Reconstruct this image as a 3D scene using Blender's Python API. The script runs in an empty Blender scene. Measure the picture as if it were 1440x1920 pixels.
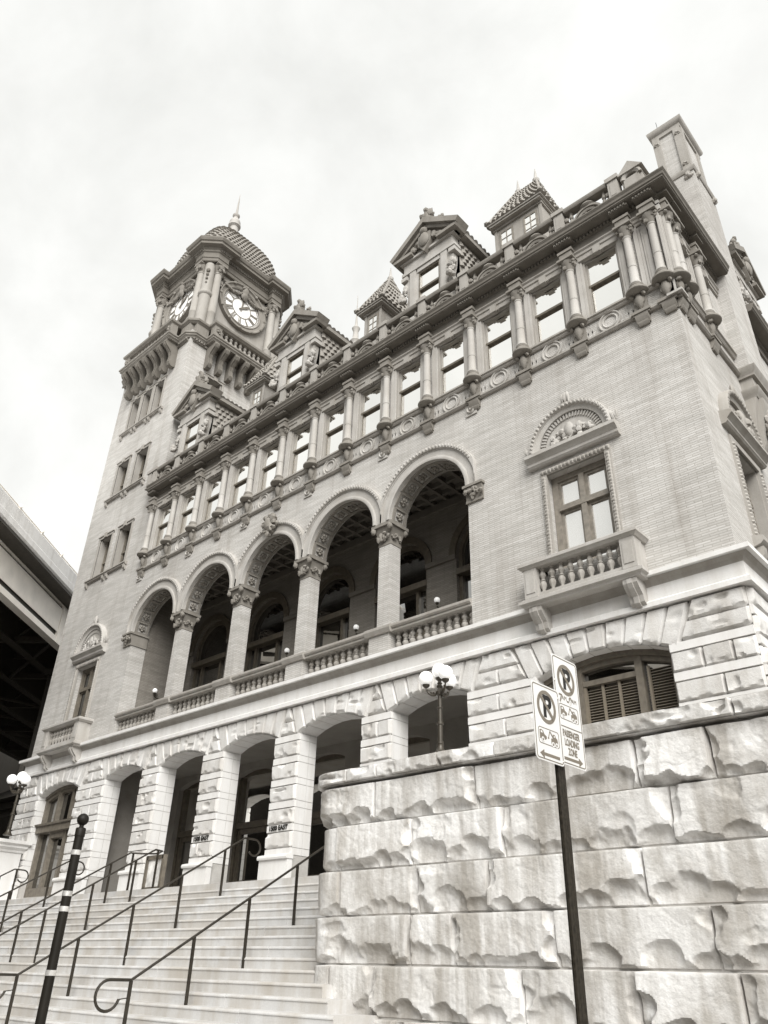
import bpy, math, random
from math import pi, sin, cos, sqrt, radians
from mathutils import Matrix, Vector, noise as mn
random.seed(7)
SC = bpy.context.scene
COL = SC.collection

# ---------------------------------------------------------------- camera, sky, sun
cam_d = bpy.data.cameras.new('camera'); CAM = bpy.data.objects.new('camera', cam_d); COL.objects.link(CAM)
Rm = ((0.74011627, 0.32883194, 0.58659822), (0.67202709, -0.39363357, -0.62724175), (0.02464763, 0.85844171, -0.51231858))
CAM.matrix_world = Matrix.Translation((0, -13.0, 1.6)) @ Matrix(Rm).to_4x4()
cam_d.sensor_fit = 'HORIZONTAL'; cam_d.sensor_width = 36; cam_d.lens = 36.375
cam_d.clip_start = 0.05; cam_d.clip_end = 3000
SC.camera = CAM
SC.view_settings.view_transform = 'Standard'; SC.view_settings.look = 'None'
SC.view_settings.exposure = 0.34; SC.view_settings.gamma = 1.0; SC.view_settings.use_curve_mapping = False
SC.render.engine = 'CYCLES'

SUN_EL, SUN_AZ = radians(38), radians(50)      # azimuth measured from -Y (towards the viewer) to +X
W = bpy.data.worlds.new('World'); SC.world = W; W.use_nodes = True
nt = W.node_tree; nt.nodes.clear()
def N(t, kind, **kw):
    n = t.nodes.new(kind)
    for k, v in kw.items(): setattr(n, k, v)
    return n
out = N(nt, 'ShaderNodeOutputWorld')
sky = N(nt, 'ShaderNodeTexSky', sky_type='NISHITA', sun_disc=False, sun_elevation=SUN_EL, sun_rotation=pi - SUN_AZ)
bw = N(nt, 'ShaderNodeRGBToBW'); nt.links.new(sky.outputs[0], bw.inputs[0])
tc = N(nt, 'ShaderNodeTexCoord')
nz = N(nt, 'ShaderNodeTexNoise'); nz.inputs['Scale'].default_value = 3.2; nz.inputs['Detail'].default_value = 7; nz.inputs['Roughness'].default_value = .55
nz.inputs['Distortion'].default_value = .3
nt.links.new(tc.outputs['Generated'], nz.inputs['Vector'])
rp = N(nt, 'ShaderNodeValToRGB')
rp.color_ramp.elements[0].position = .36; rp.color_ramp.elements[0].color = (.53, .533, .517, 1)
rp.color_ramp.elements[1].position = .64; rp.color_ramp.elements[1].color = (.66, .663, .648, 1)
nt.links.new(nz.outputs['Fac'], rp.inputs[0])
bg1 = N(nt, 'ShaderNodeBackground'); bg1.inputs[1].default_value = .012
nt.links.new(bw.outputs[0], bg1.inputs[0])
bg2 = N(nt, 'ShaderNodeBackground'); bg2.inputs[1].default_value = 1.25
nt.links.new(rp.outputs[0], bg2.inputs[0])
ad = N(nt, 'ShaderNodeAddShader'); nt.links.new(bg1.outputs[0], ad.inputs[0]); nt.links.new(bg2.outputs[0], ad.inputs[1])
nt.links.new(ad.outputs[0], out.inputs[0])
sl = bpy.data.lights.new('sun', 'SUN'); sl.energy = 3.7; sl.angle = radians(40); sl.color = (1, .985, .95)
so = bpy.data.objects.new('sun', sl); COL.objects.link(so)
sd = Vector((sin(SUN_AZ) * cos(SUN_EL), -cos(SUN_AZ) * cos(SUN_EL), sin(SUN_EL)))
so.rotation_euler = (-sd).to_track_quat('-Z', 'Y').to_euler(); so.location = (0, 0, 80)

# ---------------------------------------------------------------- materials (all sepia toned)
def tone(g, k=None):
    k = (.012 + .25 * (1 - g) ** 2.4) if k is None else k
    return (g * (1 + k * .55), g, g * (1 - k * .75), 1)
def mk(name):
    m = bpy.data.materials.new(name); m.use_nodes = True
    t = m.node_tree; b = t.nodes['Principled BSDF']
    return m, t, b
def math_n(t, op, a, b=None):
    n = N(t, 'ShaderNodeMath', operation=op)
    for i, v in enumerate((a, b)):
        if v is None: continue
        if isinstance(v, (int, float)): n.inputs[i].default_value = v
        else: t.links.new(v, n.inputs[i])
    return n.outputs[0]
def noise_n(t, vec, scale, detail=4, rough=.55):
    n = N(t, 'ShaderNodeTexNoise'); n.inputs['Scale'].default_value = scale; n.inputs['Detail'].default_value = detail
    n.inputs['Roughness'].default_value = rough
    if vec is not None: t.links.new(vec, n.inputs['Vector'])
    return n.outputs['Fac']
def ramp_n(t, fac, p0, c0, p1, c1):
    r = N(t, 'ShaderNodeValToRGB'); e = r.color_ramp.elements
    e[0].position = p0; e[0].color = c0; e[1].position = p1; e[1].color = c1
    t.links.new(fac, r.inputs[0]); return r.outputs[0]
def mixc(t, fac, a, b, mode='MIX'):
    n = N(t, 'ShaderNodeMix', data_type='RGBA', blend_type=mode)
    if isinstance(fac, (int, float)): n.inputs[0].default_value = fac
    else: t.links.new(fac, n.inputs[0])
    for i, v in ((6, a), (7, b)):
        if isinstance(v, tuple): n.inputs[i].default_value = v
        else: t.links.new(v, n.inputs[i])
    return n.outputs[2]
def posn(t, sc=(1, 1, 1)):
    g = N(t, 'ShaderNodeNewGeometry'); m = N(t, 'ShaderNodeMapping'); m.inputs['Scale'].default_value = sc
    t.links.new(g.outputs['Position'], m.inputs[0]); return m.outputs[0]
def bump(t, b, h, strength, dist):
    n = N(t, 'ShaderNodeBump'); n.inputs['Strength'].default_value = strength; n.inputs['Distance'].default_value = dist
    t.links.new(h, n.inputs['Height']); t.links.new(n.outputs[0], b.inputs['Normal'])
def stone(name, g, var=.12, scale=3., rough=.85, bs=.35, bd=.02, streak=0., stain=0., staing=.25, k=None, fine=40., per=0.):
    m, t, b = mk(name); P = posn(t)
    c = ramp_n(t, noise_n(t, P, scale, 6), .3, tone(g * (1 - var), k), .7, tone(min(1, g * (1 + var * .6)), k))
    c = mixc(t, .5, c, ramp_n(t, noise_n(t, P, fine, 3), .25, tone(g * (1 - var), k), .75, tone(min(1, g * 1.05), k)))
    if streak:
        s = noise_n(t, posn(t, (2.2, 2.2, .22)), 1.6, 5, .6)
        c = mixc(t, ramp_n(t, s, .44, (0, 0, 0, 1), .66, (streak, streak, streak, 1)), c, tone(staing, .2))
    if stain:
        s = noise_n(t, P, .9, 7, .65)
        c = mixc(t, ramp_n(t, s, .46, (0, 0, 0, 1), .62, (stain, stain, stain, 1)), c, tone(staing, .2))
    if per:
        at = N(t, 'ShaderNodeAttribute', attribute_name='tone'); c = mixc(t, 1., c, ramp_n(t, at.outputs['Fac'], 0, (1 - per, 1 - per * 1.04, 1 - per * 1.1, 1), 1, (1, 1, 1, 1)), 'MULTIPLY')
    t.links.new(c, b.inputs['Base Color']); b.inputs['Roughness'].default_value = rough
    bump(t, b, noise_n(t, P, fine * .7, 5, .7), bs, bd)
    return m
def brick(name, g, contrast=.13):
    m, t, b = mk(name)
    g_ = N(t, 'ShaderNodeNewGeometry'); sp = N(t, 'ShaderNodeSeparateXYZ'); t.links.new(g_.outputs['Position'], sp.inputs[0])
    u = math_n(t, 'ADD', sp.outputs[0], sp.outputs[1])
    cb = N(t, 'ShaderNodeCombineXYZ'); t.links.new(u, cb.inputs[0]); t.links.new(sp.outputs[2], cb.inputs[1])
    bt = N(t, 'ShaderNodeTexBrick'); bt.offset = .5; bt.squash = 1
    bt.inputs['Scale'].default_value = 1; bt.inputs['Brick Width'].default_value = .31; bt.inputs['Row Height'].default_value = .052
    bt.inputs['Mortar Size'].default_value = .009; bt.inputs['Mortar Smooth'].default_value = .2; bt.inputs['Bias'].default_value = -.1
    bt.inputs['Color1'].default_value = tone(g * (1 - contrast)); bt.inputs['Color2'].default_value = tone(g * (1 + contrast * .7))
    bt.inputs['Mortar'].default_value = tone(g * .74)
    t.links.new(cb.outputs[0], bt.inputs['Vector'])
    P = posn(t)
    d = ramp_n(t, noise_n(t, P, .35, 6, .6), .3, (.78, .77, .76, 1), .62, (1, 1, 1, 1))
    d2 = ramp_n(t, noise_n(t, posn(t, (.5, .5, 6)), 1.3, 4), .3, (.86, .86, .85, 1), .6, (1.05, 1.05, 1.05, 1))
    c = mixc(t, 1., bt.outputs['Color'], d, 'MULTIPLY'); c = mixc(t, 1., c, d2, 'MULTIPLY')
    sk = ramp_n(t, noise_n(t, posn(t, (1.6, 1.6, .16)), 1.2, 6, .62), .52, (1, 1, 1, 1), .72, (.80, .78, .76, 1)); c = mixc(t, 1., c, sk, 'MULTIPLY')
    t.links.new(c, b.inputs['Base Color']); b.inputs['Roughness'].default_value = .85
    h = math_n(t, 'SUBTRACT', 1., bt.outputs['Fac'])
    bump(t, b, h, .6, .008)
    return m
def plain(name, g, rough=.5, metal=0., k=None, var=.25, scale=8.):
    m, t, b = mk(name); P = posn(t)
    c = ramp_n(t, noise_n(t, P, scale, 5), .3, tone(g * (1 - var), k), .7, tone(min(1, g * (1 + var)), k))
    t.links.new(c, b.inputs['Base Color']); b.inputs['Roughness'].default_value = rough; b.inputs['Metallic'].default_value = metal; b.inputs['Specular IOR Level'].default_value = .5 if g > .03 else .18
    return m
def glass_m(name, refl=.5, dark=.012):
    m, t, b = mk(name); t.nodes.remove(b)
    o = t.nodes['Material Output']
    d = N(t, 'ShaderNodeBsdfDiffuse'); d.inputs[0].default_value = tone(dark, .2 if dark < .1 else .03)
    gl = N(t, 'ShaderNodeBsdfGlossy'); gl.inputs['Roughness'].default_value = .015; gl.inputs[0].default_value = (.98, .97, .94, 1)
    bp = N(t, 'ShaderNodeBump'); bp.inputs['Strength'].default_value = .05; bp.inputs['Distance'].default_value = .02
    t.links.new(noise_n(t, posn(t), 1.3, 2), bp.inputs['Height']); t.links.new(bp.outputs[0], gl.inputs['Normal'])
    mx = N(t, 'ShaderNodeMixShader'); mx.inputs[0].default_value = refl
    t.links.new(d.outputs[0], mx.inputs[1]); t.links.new(gl.outputs[0], mx.inputs[2]); t.links.new(mx.outputs[0], o.inputs[0])
    return m
M = dict(
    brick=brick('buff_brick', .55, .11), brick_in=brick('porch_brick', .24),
    terra=stone('terracotta', .34, .16, 2.5, .75, .25, .015, streak=.45, staing=.2),
    terra_e=stone('dark_terracotta', .23, .22, 3., .75, .3, .015, streak=.5, staing=.14),  # darker copy of the terracotta for carved trim
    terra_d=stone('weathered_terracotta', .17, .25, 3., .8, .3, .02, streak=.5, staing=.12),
    terra_b=stone('banded_terracotta', .45, .3, 1.4, .75, .2, .01, streak=.3, staing=.25),
    lime=stone('limestone', .72, .10, 1.5, .8, .15, .01, streak=.22, staing=.38),
    rock=stone('rock_faced_limestone', .74, .14, 2.2, .9, .6, .016, streak=.34, stain=.22, staing=.34, per=.12),
    retain=stone('weathered_ashlar', .84, .14, 1.7, .9, .7, .018, streak=.68, stain=.58, staing=.27, fine=24, per=.14),
    joint=stone('mortar', .46, .2), step=stone('granite_step', .56, .16, 2.5, .8, .2, .005, streak=.45, stain=.45, staing=.34, k=.02),
    tile=stone('clay_roof_tile', .27, .3, 5., .7, .2, .01), wood=plain('brown_painted_wood', .10, .45, k=.32),
    frame=plain('window_frame_paint', .13, .5, k=.26), pane=glass_m('window_glass', .93), pane_k=glass_m('shaded_glass', .14, .006), pane_m=glass_m('curtained_glass', .62, .40), frame_l=plain('light_frame_paint', .20, .5, k=.2), pane_d=glass_m('dark_glass', .34, .006),
    iron=plain('black_iron', .012, .5, k=.3), rail=plain('bronze_rail', .035, .38, .4, k=.3), lampiron=plain('lamp_iron', .05, .4, .3, k=.3),
    opal=plain('opal_glass', .92, .25, k=.01, var=.01), steel=plain('painted_steel', .88, .5, k=.1, var=.08, scale=1.5),
    dsteel=plain('shade_dark_steel', .045, .6, k=.25), conc=stone('concrete', .86, .12, 1., .85, .2, .01, streak=.2, staing=.3),  # steel under the deck is near-black, its shade put into the colour
    porch=stone('shaded_porch_stone', .30, .25, 2., .9, .5, .02),  # rock limestone darkened, the porch's shade put into its colour
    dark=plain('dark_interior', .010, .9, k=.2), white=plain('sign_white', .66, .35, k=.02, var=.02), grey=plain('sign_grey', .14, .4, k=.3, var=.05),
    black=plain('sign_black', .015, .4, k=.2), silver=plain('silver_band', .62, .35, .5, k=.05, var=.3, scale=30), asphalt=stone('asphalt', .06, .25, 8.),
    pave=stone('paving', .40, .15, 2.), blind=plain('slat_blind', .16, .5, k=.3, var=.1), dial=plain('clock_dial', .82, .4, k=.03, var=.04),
    shade_brick=stone('shade_dark_brick', .05, .3, 2.), louv=plain('poster', .75, .3, k=.04, var=.35, scale=5.),  # brick near-black to put the shade under the viaduct into its colour
)

_b = M['opal'].node_tree.nodes['Principled BSDF']; _b.inputs['Emission Color'].default_value = (1, .99, .96, 1); _b.inputs['Emission Strength'].default_value = .25
# ---------------------------------------------------------------- mesh helpers
def FR(u, o, z): return (u, -o, z)                       # facade frame: u along X, o outwards (-Y)
XR, XL = -3.64, -29.9
def RT(u, o, z): return (XR + o, u, z)                   # right return frame: u along Y, o outwards (+X)
TC, TH = (-27.15, 2.75), 2.75
def TF(k):
    ux, uy = ((1, 0), (0, 1), (-1, 0), (0, -1))[k]; nx, ny = ((0, -1), (1, 0), (0, 1), (-1, 0))[k]
    return lambda u, o, z: (TC[0] + u * ux + (TH + o) * nx, TC[1] + u * uy + (TH + o) * ny, z)
class MB:
    def __init__(s, f=FR): s.v = []; s.q = []; s.s = []; s.f = f; s.c = {}
    def add(s, pts, faces, sm=False):
        b = len(s.v); f = s.f
        s.v += [f(*p) for p in pts]; s.q += [tuple(b + i for i in q) for q in faces]; s.s += [sm] * len(faces)
    def box(s, u0, u1, o0, o1, z0, z1):
        s.add([(u0, o0, z0), (u1, o0, z0), (u1, o1, z0), (u0, o1, z0), (u0, o0, z1), (u1, o0, z1), (u1, o1, z1), (u0, o1, z1)],
              [(0, 3, 2, 1), (4, 5, 6, 7), (0, 1, 5, 4), (1, 2, 6, 5), (2, 3, 7, 6), (3, 0, 4, 7)])
    def prism(s, poly, o0, o1):                          # polygon in (u, z)
        n = len(poly)
        s.add([(u, o0, z) for u, z in poly] + [(u, o1, z) for u, z in poly],
              [tuple(range(n)), tuple(range(2 * n - 1, n - 1, -1))] + [(i, (i + 1) % n, n + (i + 1) % n, n + i) for i in range(n)])
    def side_prism(s, poly, u0, u1):                     # polygon in (o, z)
        n = len(poly)
        s.add([(u0, o, z) for o, z in poly] + [(u1, o, z) for o, z in poly],
              [tuple(range(n)), tuple(range(2 * n - 1, n - 1, -1))] + [(i, (i + 1) % n, n + (i + 1) % n, n + i) for i in range(n)])
    def lathe(s, cu, co, prof, n=12, sq=1.0, z0=0, a0=0, a1=2 * pi):
        full = abs(a1 - a0 - 2 * pi) < 1e-6; m = n if full else n + 1
        pts = []
        for r, z in prof:
            for i in range(m):
                a = a0 + (a1 - a0) * i / n
                pts.append((cu + r * cos(a), co + r * sin(a) * sq, z0 + z))
        fc = []
        for j in range(len(prof) - 1):
            for i in range(n):
                i2 = (i + 1) % m
                fc.append((j * m + i, j * m + i2, (j + 1) * m + i2, (j + 1) * m + i))
        s.add(pts, fc, True)
        s.add([pts[i] for i in range(m)], [tuple(range(m))[::-1]]); k = (len(prof) - 1) * m
        s.add([pts[k + i] for i in range(m)], [tuple(range(m))])
    def ring(s, cu, cz, prof, a0, a1, n, clamp=None, sm=True):   # closed profile (r, o) swept about the o axis
        m = len(prof); pts = []
        for i in range(n + 1):
            a = a0 + (a1 - a0) * i / n
            for r, o in prof:
                u = r * cos(a)
                if clamp: u = max(-clamp, min(clamp, u))
                pts.append((cu + u, o, cz + r * sin(a)))
        fc = [(i * m + j, i * m + (j + 1) % m, (i + 1) * m + (j + 1) % m, (i + 1) * m + j) for i in range(n) for j in range(m)]
        s.add(pts, fc, sm)
        s.add(pts[:m], [tuple(range(m))]); s.add(pts[-m:], [tuple(range(m))[::-1]])
    def blob(s, c, r, seed=0, nu=8, nv=6, rough=.25):
        pts = []
        for j in range(nv + 1):
            th = pi * j / nv
            for i in range(nu):
                ph = 2 * pi * i / nu; d = Vector((sin(th) * cos(ph), sin(th) * sin(ph), cos(th)))
                k = 1 + rough * mn.noise(d * 1.7 + Vector((seed * 3.1, seed * 1.7, seed)))
                pts.append((c[0] + d.x * r[0] * k, c[1] + d.y * r[1] * k, c[2] + d.z * r[2] * k))
        s.add(pts, [(j * nu + i, j * nu + (i + 1) % nu, (j + 1) * nu + (i + 1) % nu, (j + 1) * nu + i) for j in range(nv) for i in range(nu)], True)
    def carve(s, u, o, z, w, h, d, n, seed=0, r=.09):    # a bank of carved leaf lumps within an ellipse
        rd = random.Random(seed)
        for i in range(n):
            a, q = rd.uniform(0, 2 * pi), sqrt(rd.random())
            rr = r * rd.uniform(.6, 1.3)
            s.blob((u + w * q * cos(a), o + d * rd.uniform(.2, 1), z + h * q * sin(a)), (rr, rr * .8, rr * rd.uniform(.6, 1.4)), seed + i, 6, 4, .5)
    def tube(s, pts, r, n=8, cap=True):
        P = [Vector(s.f(*p)) for p in pts]; rings = []; up = Vector((0, 0, 1)); b = len(s.v); prev = None
        for i, p in enumerate(P):
            d = (P[min(i + 1, len(P) - 1)] - P[max(i - 1, 0)]).normalized()
            a = prev - d * prev.dot(d) if prev else d.cross(up if abs(d.z) < .95 else Vector((1, 0, 0)))
            a.normalize(); prev = a; c = d.cross(a)
            rad = r[i] if isinstance(r, (list, tuple)) else r
            for k in range(n):
                t = 2 * pi * k / n; s.v.append(tuple(p + a * rad * cos(t) + c * rad * sin(t)))
        for i in range(len(P) - 1):
            for k in range(n):
                s.q.append((b + i * n + k, b + i * n + (k + 1) % n, b + (i + 1) * n + (k + 1) % n, b + (i + 1) * n + k)); s.s.append(True)
        if cap:
            s.q.append(tuple(b + k for k in range(n))[::-1]); s.s.append(False)
            e = b + (len(P) - 1) * n; s.q.append(tuple(e + k for k in range(n))); s.s.append(False)
    def grid(s, P, nu, nv, sm=True):
        pts = [P(i / nu, j / nv) for j in range(nv + 1) for i in range(nu + 1)]; m = nu + 1
        s.add(pts, [(j * m + i, j * m + i + 1, (j + 1) * m + i + 1, (j + 1) * m + i) for j in range(nv) for i in range(nu)], sm)
    def sweep(s, path, prof, closed=False):              # plan polyline (x, y), outwards is to the right of travel; prof (o, z)
        n = len(path); nn = []
        for i in range(n):
            def nrm(a, b):
                d = Vector((b[0] - a[0], b[1] - a[1])); d.normalize(); return Vector((d.y, -d.x))
            a = nrm(path[i - 1], path[i]) if (i > 0 or closed) else None
            b = nrm(path[i], path[(i + 1) % n]) if (i < n - 1 or closed) else None
            if a is None: a = b
            if b is None: b = a
            v = (a + b); v /= max(.2, (1 + a.dot(b))); nn.append(v)
        m = len(prof); pts = [(path[i][0] + nn[i].x * o, path[i][1] + nn[i].y * o, z) for i in range(n) for o, z in prof]
        f0 = s.f; s.f = lambda x, y, z: (x, y, z)
        s.add(pts, [(i * m + j, ((i + 1) % n) * m + j, ((i + 1) % n) * m + j + 1, i * m + j + 1) for i in range(n if closed else n - 1) for j in range(m - 1)])
        if not closed:
            s.add(pts[:m], [tuple(range(m))]); s.add(pts[-m:], [tuple(range(m))[::-1]])
        s.f = f0
    def wall(s, u0, u1, z0, z1, o, depth, ops, nar=16, back=False):
        br = {u0, u1}
        for p in ops:
            a, b = p['u']; br |= {a, b}
            if p.get('k'):
                for i in range(1, nar): br.add(a + (b - a) * (1 - cos(pi * i / nar)) / 2)
        br = sorted(x for x in br if u0 - 1e-6 <= x <= u1 + 1e-6)
        def top(p, u):
            a, b = p['u']; c, r = (a + b) / 2, (b - a) / 2
            if p.get('k') == 'round': return p['z'][1] + sqrt(max(0, r * r - (u - c) ** 2))
            if p.get('k') == 'seg':
                h = p['rise']; R = (r * r + h * h) / (2 * h); return p['z'][1] + sqrt(max(0, R * R - (u - c) ** 2)) - (R - h)
            return p['z'][1]
        for a, b in zip(br, br[1:]):
            if b - a < 1e-6: continue
            m = (a + b) / 2; inn = sorted((p for p in ops if p['u'][0] < m < p['u'][1]), key=lambda p: p['z'][0])
            la = lb = z0
            for p in inn:
                zb = p['z'][0]
                if zb > max(la, lb) + 1e-6:
                    s.add([(a, o, la), (b, o, lb), (b, o, zb), (a, o, zb)], [(0, 1, 2, 3)])
                ta, tb = top(p, a), top(p, b)
                s.add([(a, o, ta), (b, o, tb), (b, o - depth, tb), (a, o - depth, ta)], [(0, 1, 2, 3)])
                if not p.get('nosill'): s.add([(a, o, zb), (b, o, zb), (b, o - depth, zb), (a, o - depth, zb)], [(0, 1, 2, 3)])
                la, lb = ta, tb
            if z1 > max(la, lb) + 1e-6: s.add([(a, o, la), (b, o, lb), (b, o, z1), (a, o, z1)], [(0, 1, 2, 3)])
        for p in ops:
            for u in p['u']:
                if p.get('nojamb') and u in p['nojamb']: continue
                s.add([(u, o, p['z'][0]), (u, o - depth, p['z'][0]), (u, o - depth, top(p, u)), (u, o, top(p, u))], [(0, 1, 2, 3)])
    def rock(s, mp, L, H, o0, amp, seed, res=.05, style=0):
        # one rock-faced stone: mp(s, t) -> (u, z) for s, t in 0..1
        nu, nv = max(3, int(L / res)), max(3, int(H / res)); S = Vector((seed * 7.13, seed * 3.7, seed * 1.9))
        bev = .018
        rq = random.Random(seed); sc = []
        if style:
            x = rq.uniform(-.1, .1)
            while x < L + .1:
                r = rq.choice((.09, .13, .17, .24, .30)) * rq.uniform(.8, 1.25) * H / .6
                sc.append((x, rq.uniform(-.35, .25) * r, r, r * rq.uniform(.55, .95), rq.uniform(-.05, .12))); x += r * rq.uniform(.7, 1.3)
            for i in range(int(L * .9)): sc.append((rq.uniform(0, L), H * rq.uniform(.25, 1.05), rq.uniform(.15, .42), rq.uniform(.07, .22), rq.uniform(.7, .92)))
            for e in (0, L):
                if rq.random() < .6: 
                    for i in range(3): sc.append((e, H * rq.random(), rq.uniform(.08, .2), rq.uniform(.1, .22), rq.uniform(.2, .5)))
        else:
            for i in range(int(2 + L * 5)): sc.append((rq.uniform(0, L), H * rq.choice((0, 0, rq.random())), rq.uniform(.06, .2), rq.uniform(.04, .11), rq.uniform(.1, .75)))
        tx, ty = rq.uniform(-.3, .3), rq.uniform(-.1, .3)
        def P(a, b):
            x, y = a * L, b * H; e = min(x, L - x, y, H - y)
            k = min(1, e / bev); k = k * (2 - k)
            p = Vector((x, y, 0)) + S
            n1 = mn.noise(p * 1.9); n2 = mn.noise(p * 5.3); n3 = mn.noise(p * 13.); n4 = mn.noise(p * 31.)
            h = amp * (.88 + (.09 if style else .18) * n1 + tx * (a - .5) + ty * (b - .5))
            wx, wy = x + .05 * n2 + .02 * n3, y + .04 * mn.noise(p * 4.1 + Vector((9, 9, 9)))
            for cx, cy, rx, ry, dp in sc:
                q = ((wx - cx) / rx) ** 2 + ((wy - cy) / ry) ** 2
                if q < 1.5:
                    q += .30 * n2 + .13 * n3 + .05 * n4
                    if q < 1: h = min(h, amp * (dp + (1.0 - dp) * max(0, q) ** 2 - .06 * abs(n3) - .02 * n4))
            h += amp * (.035 * n2 + .022 * n3 + .012 * n4 - (.03 if style else .06) * max(0, .05 - abs(mn.noise(p * 2.3 + Vector((5, 5, 5))))) / .05)
            h = max(h, amp * .04) * k - (1 - k) * .02
            u, z = mp(a, b)
            return (u, o0 + h, z)
        i0 = len(s.v); s.grid(P, nu, nv, True); s.c[i0] = (len(s.v), random.Random(seed * 3).random())
    def tiles(s, P, nu, nv, lift=.05):                   # P(a, b) -> (point Vector, normal Vector) in frame coordinates, b upwards
        for j in range(nv):
            for i in range(nu):
                off = .5 if j % 2 else 0
                pts = []
                for bb, lf in ((j / nv - .25 / nv, 1.), ((j + 1) / nv, .25)):
                    for k in range(5):
                        a = min(1, max(0, (i + off + k / 4) / nu)); p, nrm = P(a, max(0, bb))
                        pts.append(tuple(p + nrm * lift * lf * (.35 + 1.0 * sin(pi * k / 4))))
                for k in range(5):
                    a = min(1, max(0, (i + off + k / 4) / nu)); p, nrm = P(a, max(0, j / nv - .25 / nv)); pts.append(tuple(p))
                s.add(pts, [(k, k + 1, 5 + k + 1, 5 + k) for k in range(4)] + [(10 + k, 10 + k + 1, k + 1, k) for k in range(4)])
    def build(s, name, mat, parent=None, label=None, ang=40):
        me = bpy.data.meshes.new(name); me.from_pydata(s.v, [], s.q); me.update()
        me.polygons.foreach_set('use_smooth', s.s)
        if any(s.s): me.set_sharp_from_angle(angle=radians(ang))
        if s.c:
            at = me.attributes.new('tone', 'FLOAT', 'POINT'); vals = [.5] * len(s.v)
            for i0, (i1, tv) in s.c.items(): vals[i0:i1] = [tv] * (i1 - i0)
            at.data.foreach_set('value', vals)
        me.materials.append(M[mat] if isinstance(mat, str) else mat)
        o = bpy.data.objects.new(name, me); COL.objects.link(o)
        if parent: attach(o, parent)
        if label: o['label'] = label
        return o
ORG = {}
def attach(o, p):
    o.parent = p
    loc = ORG.get(p.name)
    if loc: o.matrix_parent_inverse = Matrix.Translation(loc).inverted()
def thing(name, label, cat, loc=(0, 0, 0), group=None, local=False):
    o = bpy.data.objects.new(name, None); COL.objects.link(o); o.location = loc; o.empty_display_size = .3
    o['label'] = label; o['category'] = cat
    if group: o['group'] = group
    if not local: ORG[o.name] = loc                      # children given in world coordinates
    return o
def tag(o, label, cat, group=None):
    o['label'] = label; o['category'] = cat
    if group: o['group'] = group
    return o
def dup(o, dx, parent):                                  # copy of a part and its sub-parts, moved by dx
    c = o.copy(); COL.objects.link(c); c.location = Vector(o.location) + Vector(dx)
    c.parent = parent; c.matrix_parent_inverse = o.matrix_parent_inverse
    for ch in list(o.children):
        d = ch.copy(); COL.objects.link(d); d.parent = c; d.matrix_parent_inverse = ch.matrix_parent_inverse
    return c
def text_mesh(txt, size, f, name, mat, parent, ext=.004, align='CENTER', sx=1.0, bold=0.0):
    cu = bpy.data.curves.new('t', 'FONT'); cu.body = txt; cu.size = size; cu.align_x = align; cu.align_y = 'CENTER'; cu.extrude = ext; cu.offset = bold
    to = bpy.data.objects.new('t', cu); COL.objects.link(to); bpy.context.view_layer.update()
    me = bpy.data.meshes.new_from_object(to.evaluated_get(bpy.context.evaluated_depsgraph_get()))
    bpy.data.objects.remove(to)
    b = MB(f); b.add([(v.co.x * sx, v.co.z, v.co.y) for v in me.vertices], [tuple(p.vertices) for p in me.polygons])
    bpy.data.meshes.remove(me)
    return b.build(name, mat, parent)

# ---------------------------------------------------------------- dimensions read from the photograph
AC = [-10.64 - 3.07 * i for i in range(5)]               # arcade bay centres
CX = [-4.42 - 1.537 * k for k in range(14)]              # upper colonnettes
WX = [-5.19 - 1.537 * k for k in range(13)]              # upper windows
ZL = 3.285                                               # landing
WR, WLX = -6.49, -27.03                                  # end windows
YB = 14.0                                                # building depth

# ---------------------------------------------------------------- ground
g = MB(); g.add([(-400, 300, 0), (400, 300, 0), (400, -600, 0), (-400, -600, 0)], [(0, 1, 2, 3)])
g.build('road', 'asphalt')['kind'] = 'structure'
g = MB(); g.box(-60, 12, 6.2, 11.0, -.2, .14); g.build('pavement', 'pave')['kind'] = 'structure'

# ================================================================= STATION BUILDING
B = thing('station_building', 'long buff brick station building with an arched loggia, dormers and rock-faced stone base', 'building', (-16.7, 0, ZL))
# --- ground storey wall backing
gops = [dict(u=(c - 1.08, c + 1.08), z=(ZL, 6.79), k='seg', rise=.24) for c in AC]
gops += [dict(u=(WR - 1.38, WR + 1.38), z=(4.2, 6.72), k='seg', rise=.28), dict(u=(WLX - 1.38, WLX + 1.38), z=(ZL + .2, 6.72), k='seg', rise=.28)]
b = MB(); b.wall(XL, XR, 0, 7.52, 0, .55, gops, 10)
b.f = RT; b.wall(0, YB, 0, 7.52, 0, .4, [])
b.f = TF(3); b.wall(-2.75, 2.75, 0, 7.52, 0, .4, [])
b.build('ground_storey_wall', 'joint', B)
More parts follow.
